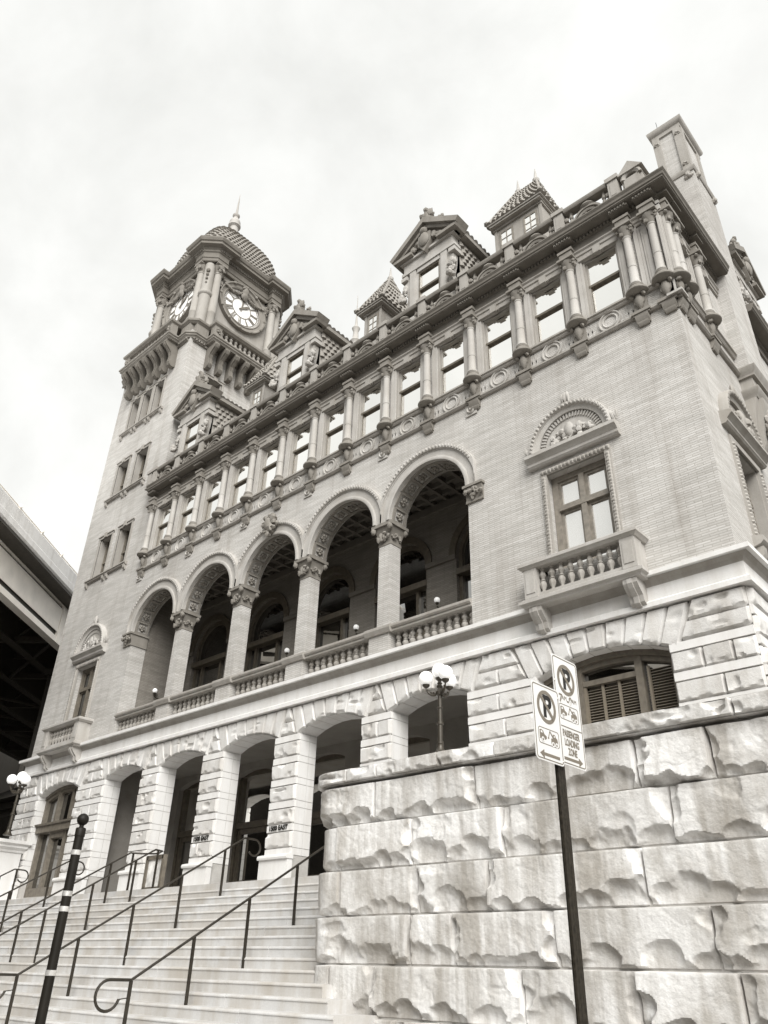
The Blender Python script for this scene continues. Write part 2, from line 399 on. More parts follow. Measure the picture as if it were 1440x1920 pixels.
# --- rock-faced courses
def segz(a, h, du):
    R = (a * a + h * h) / (2 * h); return sqrt(max(0, R * R - du * du)) - (R - h)
b = MB(); rd = random.Random(3); sid = 0; SM = {}
def smo(x):
    k_ = sum(1 for p in gops if (p['u'][0] + p['u'][1]) / 2 < x); return SM.setdefault(k_, MB())
def spans(zm):
    cuts = []
    for p in gops:
        if p['z'][0] < zm < p['z'][1] + .02: cuts.append(p['u'])
    cuts.sort(); r = []; x = XL
    for a, c in cuts: r.append((x, a)); x = c
    r.append((x, XR)); return r
k = 0; z = 3.95
zc = []
while z < 6.75:
    zc.append((z, z + .16, 0)); zc.append((z + .16, min(z + .53, 6.8), 1)); z += .53
for z0, z1, kind in zc:
    if z1 - z0 < .1: continue
    for a, c in spans((z0 + z1) / 2):
        if kind == 0: smo((a + c) / 2).box(a + .002, c - .002, .0, .055, z0 + .006, z1 - .006); continue
        n = max(1, round((c - a) / rd.uniform(.5, .95))); xs = [a + (c - a) * i / n for i in range(n + 1)]
        for i in range(1, n): xs[i] += rd.uniform(-.1, .1)
        for x0, x1 in zip(xs, xs[1:]):
            sid += 1; x0 += .006; x1 -= .006
            b.rock(lambda s_, t_, x0=x0, x1=x1, z0=z0, z1=z1: (x0 + (x1 - x0) * s_, z0 + .006 + (z1 - z0 - .012) * t_), x1 - x0, z1 - z0, .02, .075, sid, .03)
# voussoir fans and spandrel stones up to the belt
for p in gops:
    a, c = p['u']; cc, r = (a + c) / 2, (c - a) / 2; zs = p['z'][1]; h = p['rise']; n = 7 if r < 1.2 else 9
    R = (r * r + h * h) / (2 * h); zc0 = zs + h - R
    am = math.asin(r / R)
    for i in range(n):
        t0, t1 = -am * 1.12 + 2.24 * am * i / n, -am * 1.12 + 2.24 * am * (i + 1) / n
        def mp(s_, t_, t0=t0, t1=t1):
            th = t0 + (t1 - t0) * s_; top = 7.48; rb = R + .0; u0, w0 = cc + rb * sin(th), zc0 + rb * cos(th)
            fan = 1.25; u1 = cc + (u0 - cc) * (1 + (.22)); z1_ = top
            return (u0 + (u1 - u0) * t_, w0 + (z1_ - w0) * t_)
        sid += 1; b.rock(mp, 2.1 * R * am / n, .65, .02, .06, sid, .035)
def between(zm):                                         # spandrels between fans
    r = []; x = XL
    for p in sorted(gops, key=lambda p: p['u'][0]):
        a, c = p['u']; cc, hw = (a + c) / 2, (c - a) / 2 * 1.14
        f = 1 + .22 * (zm - 6.75) / .72; r.append((x, cc - hw * f)); x = cc + hw * f
    r.append((x, XR)); return r
for z0, z1, kind in ((6.78, 7.12, 1), (7.12, 7.49, 1)):
    lo, hi = between(z0), between(z1)
    for (a0, c0), (a1, c1) in zip(lo, hi):
        n = max(1, round((c0 - a0) / .85))
        for i in range(n):
            sid += 1
            def mp(s_, t_, i=i, n=n, a0=a0, c0=c0, a1=a1, c1=c1, z0=z0, z1=z1):
                q = (i + .01 + .98 * s_) / n; return (a0 + (c0 - a0) * q + ((a1 - a0) + ((c1 - c0) - (a1 - a0)) * q) * t_, z0 + .006 + (z1 - z0 - .012) * t_)
            b.rock(mp, (c0 - a0) / n, z1 - z0, .02, .075, sid, .035)
# plinth and the right return
for a, c in spans(3.9):
    smo((a + c) / 2).box(a - .05, c + .05, 0, .16, 0, 3.86)
    smo((a + c) / 2).side_prism([(0, 3.86), (.21, 3.86), (.22, 3.90), (.20, 3.95), (.08, 3.98), (0, 3.98)], a - .07, c + .07)
b.f = RT; z = 1.3
while z < 7.4:
    x = .0; zt = min(z + .37, 7.49)
    while x < 10:
        w = rd.uniform(.55, 1.1); sid += 1
        b.rock(lambda s_, t_, x=x, w=w, z=z, zt=zt: (x + .006 + (w - .012) * s_, z + .006 + (zt - z - .012) * t_), w, zt - z, .02, .075, sid, .045); x += w
    if zt < 7.4: SM.setdefault(99, MB(RT)).box(0, 10, 0, .055, zt, zt + .16)
    z = zt + .16
b.f = TF(3)
for z0, z1, kind in zc + [(6.78, 7.48, 1)]:
    if kind: sid += 1; b.rock(lambda s_, t_, z0=z0, z1=z1: (-2.75 + 5.5 * s_, z0 + (z1 - z0) * t_), 5.5, z1 - z0, .02, .1, sid, .09)
b.build('rock_faced_stonework', 'rock', B, ang=35)
for sm in SM.values(): sm.build('stone_pier', 'lime', B)
# pier quoin blocks on the jambs (rock face seen from the side) are the reveals themselves; light stone skin
for p in gops:
    b = MB()
    for u, sgn in ((p['u'][0], 1), (p['u'][1], -1)):
        for z0, z1, kind in zc:
            if z0 < p['z'][0] or z1 > p['z'][1] + .1: continue
            b.box(min(u, u + sgn * .012), max(u, u + sgn * .012), -.30, .0, z0 + .006, z1 - .006)
            b.box(min(u, u + sgn * .014), max(u, u + sgn * .014), -.54, -.31, z0 + .006, z1 - .006)
    a, c = p['u']; cc, r = (a + c) / 2, (c - a) / 2; zs = p['z'][1]; h = p['rise']
    for i in range(7):
        t0, t1 = -1 + 2 * (i + .02) / 7, -1 + 2 * (i + .98) / 7
        b.add([(cc + r * t0, .02, zs + segz(r, h, r * t0) - .012), (cc + r * t1, .02, zs + segz(r, h, r * t1) - .012),
               (cc + r * t1, -.54, zs + segz(r, h, r * t1) - .012), (cc + r * t0, -.54, zs + segz(r, h, r * t0) - .012)], [(0, 1, 2, 3)])
    b.build('opening_reveal', 'lime', B)
# --- belt course
BP = [(XL, 6), (XL, 0), (XR, 0), (XR, 10)]
b = MB(); b.sweep(BP, [(0, 7.49), (.17, 7.49), (.17, 7.585), (.13, 7.62), (.09, 7.63), (.09, 7.905), (-.02, 7.905)]); b.build('belt_course', 'lime', B)
b = MB(); b.sweep(BP, [(-.01, 7.907), (.092, 7.907), (.10, 7.93), (.13, 7.98), (.19, 8.03), (.215, 8.04), (-.01, 8.045)]); b.build('belt_cove', 'terra', B)
b = MB(); b.sweep(BP, [(-.01, 8.047), (.29, 8.047), (.29, 8.135), (.26, 8.15), (.0, 8.17)]); b.build('belt_cornice', 'lime', B)
# --- brick storeys
AO = [dict(u=(c - 1.25, c + 1.25), z=(11.85, 11.85), k='round') for c in AC]
u_lo, u_hi = AC[4] - 1.25, AC[0] + 1.25
ops = [dict(u=(u_lo, u_hi), z=(8.14, 11.85), nojamb=())]
b = MB()
bw_ops = [dict(u=(WX_ - .47, WX_ + .47), z=(15.08, 16.97)) for WX_ in WX]
endw = [dict(u=(WR - .74, WR + .74), z=(8.9, 11.26)), dict(u=(WLX - .74, WLX + .74), z=(8.9, 11.26))]
# lower part of the wall: two solid ends, arch heads
arch_ops = []
for c in AC: arch_ops.append(dict(u=(c - 1.25, c + 1.25), z=(8.14, 11.85), k='round', nosill=True))
for c in AC[:-1]: arch_ops.append(dict(u=(c - 1.82, c - 1.25), z=(8.14, 11.85), nosill=True, nojamb=(c - 1.82, c - 1.25)))
for i, p in enumerate(arch_ops[:5]):
    nj = []
    if i > 0: nj.append(p['u'][1])
    if i < 4: nj.append(p['u'][0])
    p['nojamb'] = nj
b.wall(XL, XR, 8.12, 14.36, 0, .6, arch_ops + endw, 28)
b.wall(-24.6, XR, 14.36, 17.35, 0, .35, bw_ops)
twin = [dict(u=(x - .36, x + .36), z=(22.72, 24.5)) for x in (-28.22, -27.25, -26.28)] + [dict(u=(x - .46, x + .46), z=(19.08, 20.85)) for x in (-28.0, -26.5)] + [dict(u=(x - .46, x + .46), z=(15.18, 17.05)) for x in (-28.0, -26.5)]
b.f = RT
rw = [dict(u=(2.1 - .72, 2.1 + .72), z=(8.95, 11.26))]
rw2 = [dict(u=(1.14 - .35, 1.14 + .35), z=(15.08, 16.97)), dict(u=(2.45 - .35, 2.45 + .35), z=(15.08, 16.97))]
b.wall(0, YB, 8.12, 14.36, 0, .4, rw); b.wall(0, YB, 14.36, 17.35, 0, .35, rw2)
b.f = lambda u, o, z: (u, o, z); b.box(XL + 1, XR - .01, YB, YB + .3, 0, 17.3)
b.build('brick_wall', 'brick', B)

# --- arcade columns (brick shaft, capital, pedestal)
def arcade_col(c):
    m = MB()
    m.box(c - .20, c + .20, -.48, -.09, 8.9, 11.32)
    col = m.build('arcade_column', 'brick', B)
    m = MB(); m.box(c - .24, c + .24, -.52, -.05, 8.9, 8.97); m.build('column_base', 'terra', col)
    m = MB(); m.box(c - .215, c + .215, -.495, -.075, 11.24, 11.31)
    for sx in (-1, 1):
        for q in (-.28 - .30, -.27 + .30): m.blob((c + sx * .29, q + .02, 11.68), (.08, .08, .09), 3 + sx, 8, 6, .2)
    L4 = [(.21, .20, 11.31), (.215, .205, 11.42), (.25, .24, 11.58), (.30, .31, 11.74)]
    for (a0, b0, za), (a1, b1, zb) in zip(L4, L4[1:]):
        m.add([(c + q * a_, -.285 + r_ * b_, z_) for a_, b_, z_ in ((a0, b0, za), (a1, b1, zb)) for q, r_ in ((-1, -1), (1, -1), (1, 1), (-1, 1))], [(0, 1, 5, 4), (1, 2, 6, 5), (2, 3, 7, 6), (3, 0, 4, 7)])
    m.carve(c, -.08, 11.46, .22, .11, .10, 20, 5, .055)
    m.f = lambda u, o, z: (c + .20 + o, .285 + u * .9, z); m.carve(0, .0, 11.46, .22, .11, .08, 14, 9, .055); m.f = FR
    m.box(c - .35, c + .35, -.63, .08, 11.75, 11.84)
    m.build('capital', 'terra_e', col)
    m = MB(); m.box(c - .33, c + .33, -.60, .045, 8.17, 8.70); ped_ = m.build('pedestal', 'brick', col)
    m = MB(); m.side_prism([(-.66, 8.705), (.10, 8.705), (.15, 8.80), (.15, 8.86), (.10, 8.898), (-.66, 8.898)], c - .42, c + .42); m.build('pedestal_cap', 'terra', col)
    return col
c0 = None
for c in [a - 1.535 for a in AC[:-1]]:
    if c0 is None: c0 = (arcade_col(c), c)
    else: dup(c0[0], (c - c0[1], 0, 0), B)
for u0, u1, s_ in ((AC[0] + 1.22, AC[0] + 1.72, 1), (AC[4] - 1.72, AC[4] - 1.22, -1)):
    b = MB(); b.box(u0, u1, -.6, .05, 11.36, 11.42); b.side_prism([(-.6, 11.42), (.03, 11.42), (.05, 11.55), (.11, 11.76), (-.6, 11.76)], u0, u1); b.box(u0 - .04, u1 + .04, -.6, .14, 11.765, 11.83)
    b.carve((u0 + u1) / 2, .04, 11.58, .24, .10, .10, 18, 31, .06); b.build('impost', 'terra_e', B)
# archivolts with billet edge and coffered soffit
PA = [(1.245, -.02), (1.245, .10), (1.30, .115), (1.34, .10), (1.345, .06), (1.53, .065), (1.535, .085), (1.565, .085), (1.57, .13), (1.67, .13), (1.68, .0)]
m = MB(); m.ring(AC[0], 11.85, PA, 0, pi, 40, 1.533)
for i in range(46):
    a = pi * (i + .5) / 46
    if abs(1.62 * cos(a)) > 1.46: continue
    m.blob((AC[0] + 1.62 * cos(a), .135, 11.85 + 1.62 * sin(a)), (.035, .03, .045), i, 6, 4, .1)
arc = m.build('archivolt', 'terra_b', B)
m = MB()
for i in range(9):
    a = pi * (i + .5) / 9
    f0 = m.f; ca, sa = cos(a), sin(a)
    m.f = lambda u, o, z, ca=ca, sa=sa: (AC[0] + (1.245 - o) * ca - u * sa, .28 + z, 11.85 + (1.245 - o) * sa + u * ca)
    for q in (-1, 1): m.box(q * .20 - .035, q * .20 + .035, 0, .055, -.24, .24); m.box(-.2, .2, 0, .05, q * .22 - .04, q * .22 + .04)
    for k in range(5): m.blob((.075 * cos(k * 1.2566), .03, .075 * sin(k * 1.2566)), (.055, .045, .055), k, 6, 4, .2)
    m.blob((0, .05, 0), (.035, .04, .035), 9, 6, 4, 0)
    m.f = f0
m.build('soffit_rosettes', 'terra_e', arc)
for c in AC[1:]: dup(arc, (c - AC[0], 0, 0), B)
m = MB(); m.carve(AC[2], .10, 13.45, .26, .36, .2, 34, 77, .09); m.blob((AC[2], .28, 13.42), (.17, .09, .22), 2); m.build('keystone_cartouche', 'terra_e', B)
# balustrades of the loggia
BAL = [(.055, 0), (.055, .04), (.035, .05), (.03, .08), (.062, .17), (.065, .22), (.045, .28), (.03, .29), (.045, .30), (.045, .325), (.03, .335), (.028, .34), (.062, .42), (.05, .47), (.03, .53), (.028, .55), (.05, .56), (.05, .59)]
def baluster(mm, u, o, z0, h, n=8, rs=1.0): mm.lathe(u, o, [(r * rs, zz * h / .59) for r, zz in BAL], n, 1, z0)
ID = lambda x, y, z: (x, y, z)
BME = {}
def balusters(spots, z0, h, parent, n=8, rs=1.25):       # each baluster an object of its own, sharing one mesh
    key = (round(h, 3), n, rs)
    for x, y in spots:
        if key not in BME:
            mm = MB(ID); baluster(mm, 0, 0, 0, h, n, rs); o = mm.build('baluster', 'terra'); BME[key] = o.data
        else: o = bpy.data.objects.new('baluster', BME[key]); COL.objects.link(o)
        g = parent
        while g.name not in ORG: g = g.parent
        o.parent = parent; o.matrix_parent_inverse = Matrix.Translation(ORG[g.name]).inverted() if parent is g else Matrix()
        o.location = (x, y, z0)
def loggia_balustrade(u0, u1, nb):
    m = MB(); m.box(u0, u1, -.42, .03, 8.72, 8.78); m.side_prism([(-.45, 8.785), (.06, 8.785), (.09, 8.82), (.09, 8.87), (.05, 8.90), (-.42, 8.90)], u0, u1); m.box(u0, u1, -.40, .01, 8.165, 8.24)
    r = m.build('balustrade', 'terra', B)
    balusters([(u0 + (u1 - u0) * (i + .5) / nb, .17) for i in range(nb)], 8.24, .48, B); return r
edges = [u_lo] + [a - 1.535 for a in AC[:-1]][::-1] + [u_hi]
for i in range(5):
    a = edges[i] + (.36 if i else 0); c = edges[i + 1] - (.36 if i < 4 else 0)
    loggia_balustrade(a, c, 10 if 0 < i < 4 else 11)
# loggia interior
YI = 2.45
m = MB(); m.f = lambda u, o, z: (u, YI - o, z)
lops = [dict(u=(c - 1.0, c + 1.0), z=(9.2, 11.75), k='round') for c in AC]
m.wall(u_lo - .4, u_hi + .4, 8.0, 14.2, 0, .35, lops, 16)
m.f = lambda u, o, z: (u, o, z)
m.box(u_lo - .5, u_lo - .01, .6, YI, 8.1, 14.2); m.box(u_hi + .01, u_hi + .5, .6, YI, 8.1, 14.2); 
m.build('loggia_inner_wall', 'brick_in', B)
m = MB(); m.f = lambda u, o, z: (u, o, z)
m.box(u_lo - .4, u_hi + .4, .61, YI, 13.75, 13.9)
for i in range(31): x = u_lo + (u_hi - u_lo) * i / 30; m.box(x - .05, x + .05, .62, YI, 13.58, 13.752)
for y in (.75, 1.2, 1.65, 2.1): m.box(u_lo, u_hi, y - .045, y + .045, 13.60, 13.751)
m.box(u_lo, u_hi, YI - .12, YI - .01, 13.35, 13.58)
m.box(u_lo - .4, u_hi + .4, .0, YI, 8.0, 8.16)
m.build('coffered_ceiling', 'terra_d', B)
def loggia_window(c):
    m = MB(); m.f = lambda u, o, z: (u, YI - o, z)
    m.ring(c, 11.75, [(.88, -.30), (.88, -.12), (1.0, -.12), (1.0, -.30)], 0, pi, 20)
    m.box(c - 1.0, c - .88, -.3, -.12, 9.2, 11.75); m.box(c + .88, c + 1.0, -.3, -.12, 9.2, 11.75)
    m.box(c - 1.0, c + 1.0, -.3, .04, 11.12, 11.30); m.box(c - .88, c + .88, -.3, -.1, 9.2, 10.0); m.box(c - .9, c + .9, -.3, .05, 10.0, 10.08)
    for q in (-.55, .55): m.box(c + q - .05, c + q + .05, -.3, -.13, 10.08, 11.12)
    m.ring(c, 11.75, [(1.0, -.01), (1.0, .06), (1.22, .06), (1.22, -.01)], 0, pi, 20)
    w = m.build('loggia_window', 'wood', B)
    m = MB(); m.f = lambda u, o, z: (u, YI - o, z); m.prism([(c - .98, 9.2), (c + .98, 9.2), (c + .98, 11.75)] + [(c + .98 * cos(pi * i / 14), 11.75 + .98 * sin(pi * i / 14)) for i in range(1, 14)] + [(c - .98, 11.75)], -.26, -.24)
    m.build('pane', 'pane_d', w); return w
lw0 = loggia_window(AC[0])
for c in AC[1:]: dup(lw0, (c - AC[0], 0, 0), B)
for a, c in zip([u_hi + .4] + [c - 1.0 for c in AC], [c + 1.0 for c in AC] + [u_lo - .4]): m = MB(lambda u, o, z: (u, YI - o, z)); m.box(c, a, -.0, .07, 11.62, 11.76); m.build('loggia_impost_band', 'terra_d', B)
# porch interior behind the ground arches
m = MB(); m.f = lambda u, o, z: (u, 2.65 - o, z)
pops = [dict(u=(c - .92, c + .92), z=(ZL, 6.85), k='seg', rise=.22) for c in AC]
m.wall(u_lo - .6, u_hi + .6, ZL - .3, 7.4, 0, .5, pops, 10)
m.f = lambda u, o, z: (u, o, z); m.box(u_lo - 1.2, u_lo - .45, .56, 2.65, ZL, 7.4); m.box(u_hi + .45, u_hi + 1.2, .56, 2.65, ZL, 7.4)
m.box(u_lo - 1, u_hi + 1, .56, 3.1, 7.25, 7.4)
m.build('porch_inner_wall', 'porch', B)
m = MB(); m.f = lambda u, o, z: (u, o, z); m.box(u_lo - 1, u_hi + 1, 3.4, 3.5, ZL, 7.4); m.build('porch_shade_sheet', 'dark', B)  # near-black sheet stands in for the unlit space behind the doors
def door(c):
    m = MB(); m.f = lambda u, o, z: (u, 2.9 - o, z)
    for q in (-1, 1): m.box(c + q * .86 - .06, c + q * .86 + .06, -.1, .06, ZL, 7.05); m.box(c + q * .70 - .07, c + q * .70 + .07, -.08, .03, ZL, 5.35)
    m.box(c - .8, c + .8, -.1, .1, 5.35, 5.52); m.box(c - .8, c + .8, -.08, .02, 6.9, 7.06)
    m.box(c - .63, c + .63, -.06, .02, ZL, ZL + .62); m.box(c - .63, c + .63, -.07, .025, 5.2, 5.35)
    for q in (-.32, .32): m.box(c + q - .22, c + q + .22, .02, .035, ZL + .15, ZL + .5)
    d = m.build('entrance_door', 'wood', B)
    m = MB(); m.f = lambda u, o, z: (u, 2.9 - o, z); m.box(c - .64, c + .64, -.06, -.04, ZL + .6, 5.22); m.build('pane', 'pane_d', d); m = MB(); m.f = lambda u, o, z: (u, 2.9 - o, z); m.box(c - .8, c + .8, -.06, -.04, 5.5, 6.95); m.build('transom_pane', 'pane', d)
    return d
dr = door(AC[0])
for c in AC[1:]: dup(dr, (c - AC[0], 0, 0), B)
# "1500 EAST" on two piers
for c in (AC[2] + 1.535, AC[3] + 1.535):
    text_mesh('1500 EAST', .15, lambda u, o, z, c=c: (c - .02 + u, -.075 - o, 4.56 + z), 'house_number', 'black', B, .005, bold=.004)

# --- the two end windows of the brick storey, with hood and balcony
def end_window(c, fm='frame_l', pm='pane_m'):
    m = MB(); n = 28
    for q in (-1, 1):
        m.box(c + q * .78 - .07, c + q * .78 + .07, -.02, .05, 8.9, 11.26)
        for i in range(n): m.blob((c + q * .78, .05, 8.95 + 2.3 * i / n), (.055, .04, .06), i % 3, 6, 4, .4)
    m.box(c - .85, c + .85, -.02, .05, 11.26, 11.40)
    for i in range(18): m.blob((c - .8 + 1.6 * i / 17, .05, 11.33), (.06, .05, .065), i % 3, 6, 4, .3)
    sur = m.build('window_surround', 'terra', B)
    m = MB()
    for q in (-1, 1): m.box(c + q * .66 - .07, c + q * .66 + .07, -.32, -.2, 8.9, 11.26)
    m.box(c - .59, c + .59, -.32, -.2, 11.12, 11.26); m.box(c - .59, c + .59, -.30, -.16, 10.36, 10.48); m.box(c - .06, c + .06, -.31, -.17, 8.9, 11.12)
    for q in (-1, 1):
        for z0, z1 in ((8.95, 10.36), (10.48, 11.12)):
            uu = c + q * .325; m.box(uu - .265, uu - .20, -.3, -.24, z0, z1); m.box(uu + .20, uu + .265, -.3, -.24, z0, z1); m.box(uu - .2, uu + .2, -.3, -.24, z1 - .06, z1); m.box(uu - .2, uu + .2, -.3, -.24, z0, z0 + .06)
    fr = m.build('casement_window', fm, B)
    m = MB(); m.box(c - .6, c + .6, -.29, -.275, 8.9, 11.2); m.build('pane', pm, fr)
    m = MB()
    m.side_prism([(0, 11.52), (.10, 11.52), (.14, 11.56), (.14, 11.62), (.22, 11.70), (.26, 11.72), (.26, 11.80), (0, 11.86)], c - 1.12, c + 1.12)
    z0 = 11.84
    m.ring(c, z0, [(.80, 0), (.80, .10), (.90, .13), (.92, .18), (1.0, .2), (1.02, .16), (1.02, 0)], 0, pi, 28)
    for i in range(30):
        a = pi * (i + .5) / 30
        m.blob((c + .96 * cos(a), .19, z0 + .96 * sin(a)), (.045, .03, .045), i % 4, 6, 4, .3); 
        m.f = lambda u, o, z, a=a: (c + (.72 + u) * cos(a) - z * sin(a), -o, z0 + (.72 + u) * sin(a) + z * cos(a)); m.box(-.055, .07, .0, .07, -.02, .02); m.f = FR
    m.prism([(c + .79 * cos(pi * i / 20), z0 + .79 * sin(pi * i / 20)) for i in range(21)], 0.0, .035)
    m.carve(c - .32, .03, z0 + .2, .26, .16, .08, 20, 3, .06); m.carve(c + .32, .03, z0 + .2, .26, .16, .08, 20, 4, .06)
    m.prism([(c - .15, z0 + .52), (c + .15, z0 + .52), (c + .17, z0 + .28), (c, z0 + .06), (c - .17, z0 + .28)], .03, .11); m.blob((c, .1, z0 + .32), (.13, .06, .2), 1, 8, 6, .1)
    for q in (-1, 1):
        for k in range(5): m.blob((c + q * (1.02 + .03 * k), .12, z0 + .08 + .06 * abs(k - 2)), (.03, .04, .11), k, 6, 4, .2)
    for k in range(3): m.blob((c + .07 * (k - 1), .12, z0 + 1.18 + .03 * (k == 1)), (.045, .05, .16), k, 6, 5, .3)
    m.box(c - .1, c + .1, 0, .14, z0 + 1.0, z0 + 1.06)
    m.build('window_hood', 'terra_b', B)
    m = MB(); e = 1.24; PJ = .46
    m.sweep([(c - e, 0), (c - e, -PJ), (c + e, -PJ), (c + e, 0)], [(-.2, 8.02), (.02, 8.02), (.04, 8.06), (.10, 8.09), (.10, 8.15), (.05, 8.17), (.05, 8.19), (0, 8.22), (-.3, 8.22)])
    m.box(c - e - .02, c + e + .02, .26, PJ - .02, 8.05, 8.12)
    for i in range(4): uu = c - 1.1 + 2.2 * i / 3; m.box(uu - .03, uu + .03, .24, PJ - .05, 8.025, 8.06)
    for q in (-1, 1):
        uu = c + q * 1.02; m.side_prism([(.06, 7.56), (.18, 7.55), (.25, 7.60), (.28, 7.72), (.40, 7.84), (.46, 7.92), (.46, 8.02), (.05, 8.02)], uu - .14, uu + .14)
        m.side_prism([(.10, 7.54), (.20, 7.52), (.28, 7.58), (.31, 7.70), (.43, 7.82), (.49, 7.91), (.49, 8.0), (.20, 8.0)], uu - .05, uu + .05)
        m.box(c + q * (e - .16) - .15, c + q * (e - .16) + .15, PJ - .3, PJ + .01, 8.22, 8.86); m.box(c + q * (e - .16) - .10, c + q * (e - .16) + .10, PJ + .01, PJ + .025, 8.32, 8.78)
        m.box(c + q * (e - .16) - .13, c + q * (e - .16) + .13, 0, PJ - .301, 8.22, 8.855)
    m.sweep([(c - e - .02, 0), (c - e - .02, -PJ - .02), (c + e + .02, -PJ - .02), (c + e + .02, 0)], [(-.34, 8.86), (.0, 8.86), (.04, 8.90), (.07, 8.92), (.07, 8.98), (.03, 9.01), (-.34, 9.01)])
    m.box(c - 1.0, c + 1.0, PJ - .26, PJ - .02, 8.222, 8.30)
    bal = m.build('balcony', 'terra_b', B)
    balusters([(c - .86 + 1.72 * i / 8, -PJ + .14) for i in range(9)], 8.30, .56, B, 8, 1.15)
end_window(WR); end_window(WLX, 'frame', 'pane_k')  # far copy gets darker frame and glass to stand for its shade
# ground windows of the ends
def ground_window(c, tall):
    m = MB(); zb = (ZL + .2) if tall else 4.2
    for q in (-1.31, -.62 if not tall else -.45, .62 if not tall else .5, 1.31):
        m.box(c + q - .07, c + q + .07, -.42, -.26, zb, 6.72 + segz(1.38, .28, min(abs(q) + .07, 1.3)))
    for i in range(12):
        t0, t1 = -1 + 2 * i / 12, -1 + 2 * (i + 1) / 12; za, zb_ = 6.72 + segz(1.38, .28, 1.38 * t0), 6.72 + segz(1.38, .28, 1.38 * t1)
        for dz, o0, o1 in ((.12, -.45, -.22), (.22, -.45, -.28)):
            m.prism([(c + 1.38 * t0, za - dz), (c + 1.38 * t1, zb_ - dz), (c + 1.38 * t1, zb_), (c + 1.38 * t0, za)], o0, o1)
    if tall:
        m.box(c - 1.36, c + 1.36, -.44, -.12, 5.50, 5.72); m.side_prism([(-.3, 5.72), (-.06, 5.72), (-.04, 5.78), (-.3, 5.82)], c - 1.37, c + 1.37)
        m.box(c - 1.3, c + 1.3, -.42, -.24, zb, zb + .3); m.box(c - .38, c + .43, -.42, -.25, 5.3, 5.5)
    else:
        m.box(c - .55, c + .55, -.42, -.28, 6.45, 6.55); m.box(c - 1.3, c + 1.3, -.42, -.2, zb, zb + .1)
    w = m.build('ground_window', 'frame', B)
    m = MB(); m.prism([(c - 1.3, zb), (c + 1.3, zb)] + [(c + 1.3 * (1 - i / 5), 6.70 + segz(1.38, .28, 1.3 * (1 - i / 5))) for i in range(11)], -.41, -.40); m.build('pane', 'pane_d', w)
    if not tall:
        m = MB()
        for u0, u1 in ((c - 1.2, c - .72), (c - .52, c + .52), (c + .72, c + 1.22)):
            z = zb + .1
            while z < 6.42 + (.12 if u1 - u0 < .9 else 0): m.side_prism([(-.385, z), (-.355, z - .012), (-.355, z), (-.385, z + .012)], u0, u1); z += .052
        for q in (-.17, .17): m.box(c + q - .025, c + q + .025, -.37, -.33, zb, 6.45)
        m.box(c - .55, c - .50, -.37, -.3, zb, 6.45); m.box(c + .76, c + .80, -.37, -.3, zb, 6.6)
        m.build('slat_blind', 'blind', w)
ground_window(WR, False); ground_window(WLX, True)

# --- upper loggia: string, herringbone band, medallions, colonnettes, windows
PS = [(-.01, 14.32), (.06, 14.32), (.10, 14.36), (.10, 14.40), (.05, 14.43), (-.01, 14.43)]
PSILL = [(-.01, 14.90), (.05, 14.90), (.08, 14.94), (.08, 14.97), (.12, 14.99), (.12, 15.04), (.0, 15.07), (-.01, 15.07)]
b = MB(); b.sweep([(-24.6, 0), (XR, 0), (XR, 3.4)], PS); b.build('string_course', 'terra', B); b = MB(); b.sweep([(-24.6, 0), (XR, 0), (XR, 3.4)], PSILL); b.build('sill_course', 'terra', B); b = MB()
b.sweep([(-24.6, 0), (XR, 0), (XR, 3.4)], [(-.01, 17.06), (.05, 17.06), (.05, 17.14), (.08, 17.16), (.08, 17.24), (.12, 17.28), (.12, 17.32), (-.01, 17.34)])
b.build('architrave', 'terra', B)
for w in WX:
    m = MB(); m.ring(w, 14.665, [(.155, 0), (.155, .03), (.175, .045), (.195, .03), (.195, .02), (.235, .02), (.25, .05), (.275, .05), (.285, 0)], 0, 2 * pi, 28)
    for q in (-1, 1):
        for i in range(7):
            u = w + q * (.36 + .055 * i); zt = 14.46 + .05 * i
            m.f = FR; m.prism([(u, 14.45 + .02), (u + q * .03, 14.45 + .02), (u + q * .03 + .16 * q * (1 if i % 2 else -1) * .5, 14.88), (u + .16 * q * (1 if i % 2 else -1) * .5, 14.88)], 0, .006)
    m.build('medallion', 'terra_b', B)
for i in range(6):
    c = -9.17 - 3.07 * i
    m = MB(); m.box(c - .17, c + .17, 0, .04, 13.95, 14.29); 
    m.ring(c, 14.12, [(.07, .03), (.07, .06), (.10, .085), (.13, .06), (.13, .03)], 0, 2 * pi, 18); m.blob((c, .05, 14.12), (.05, .05, .05), 0, 8, 6, 0)
    m.build('boss_plaque', 'terra_b', B)
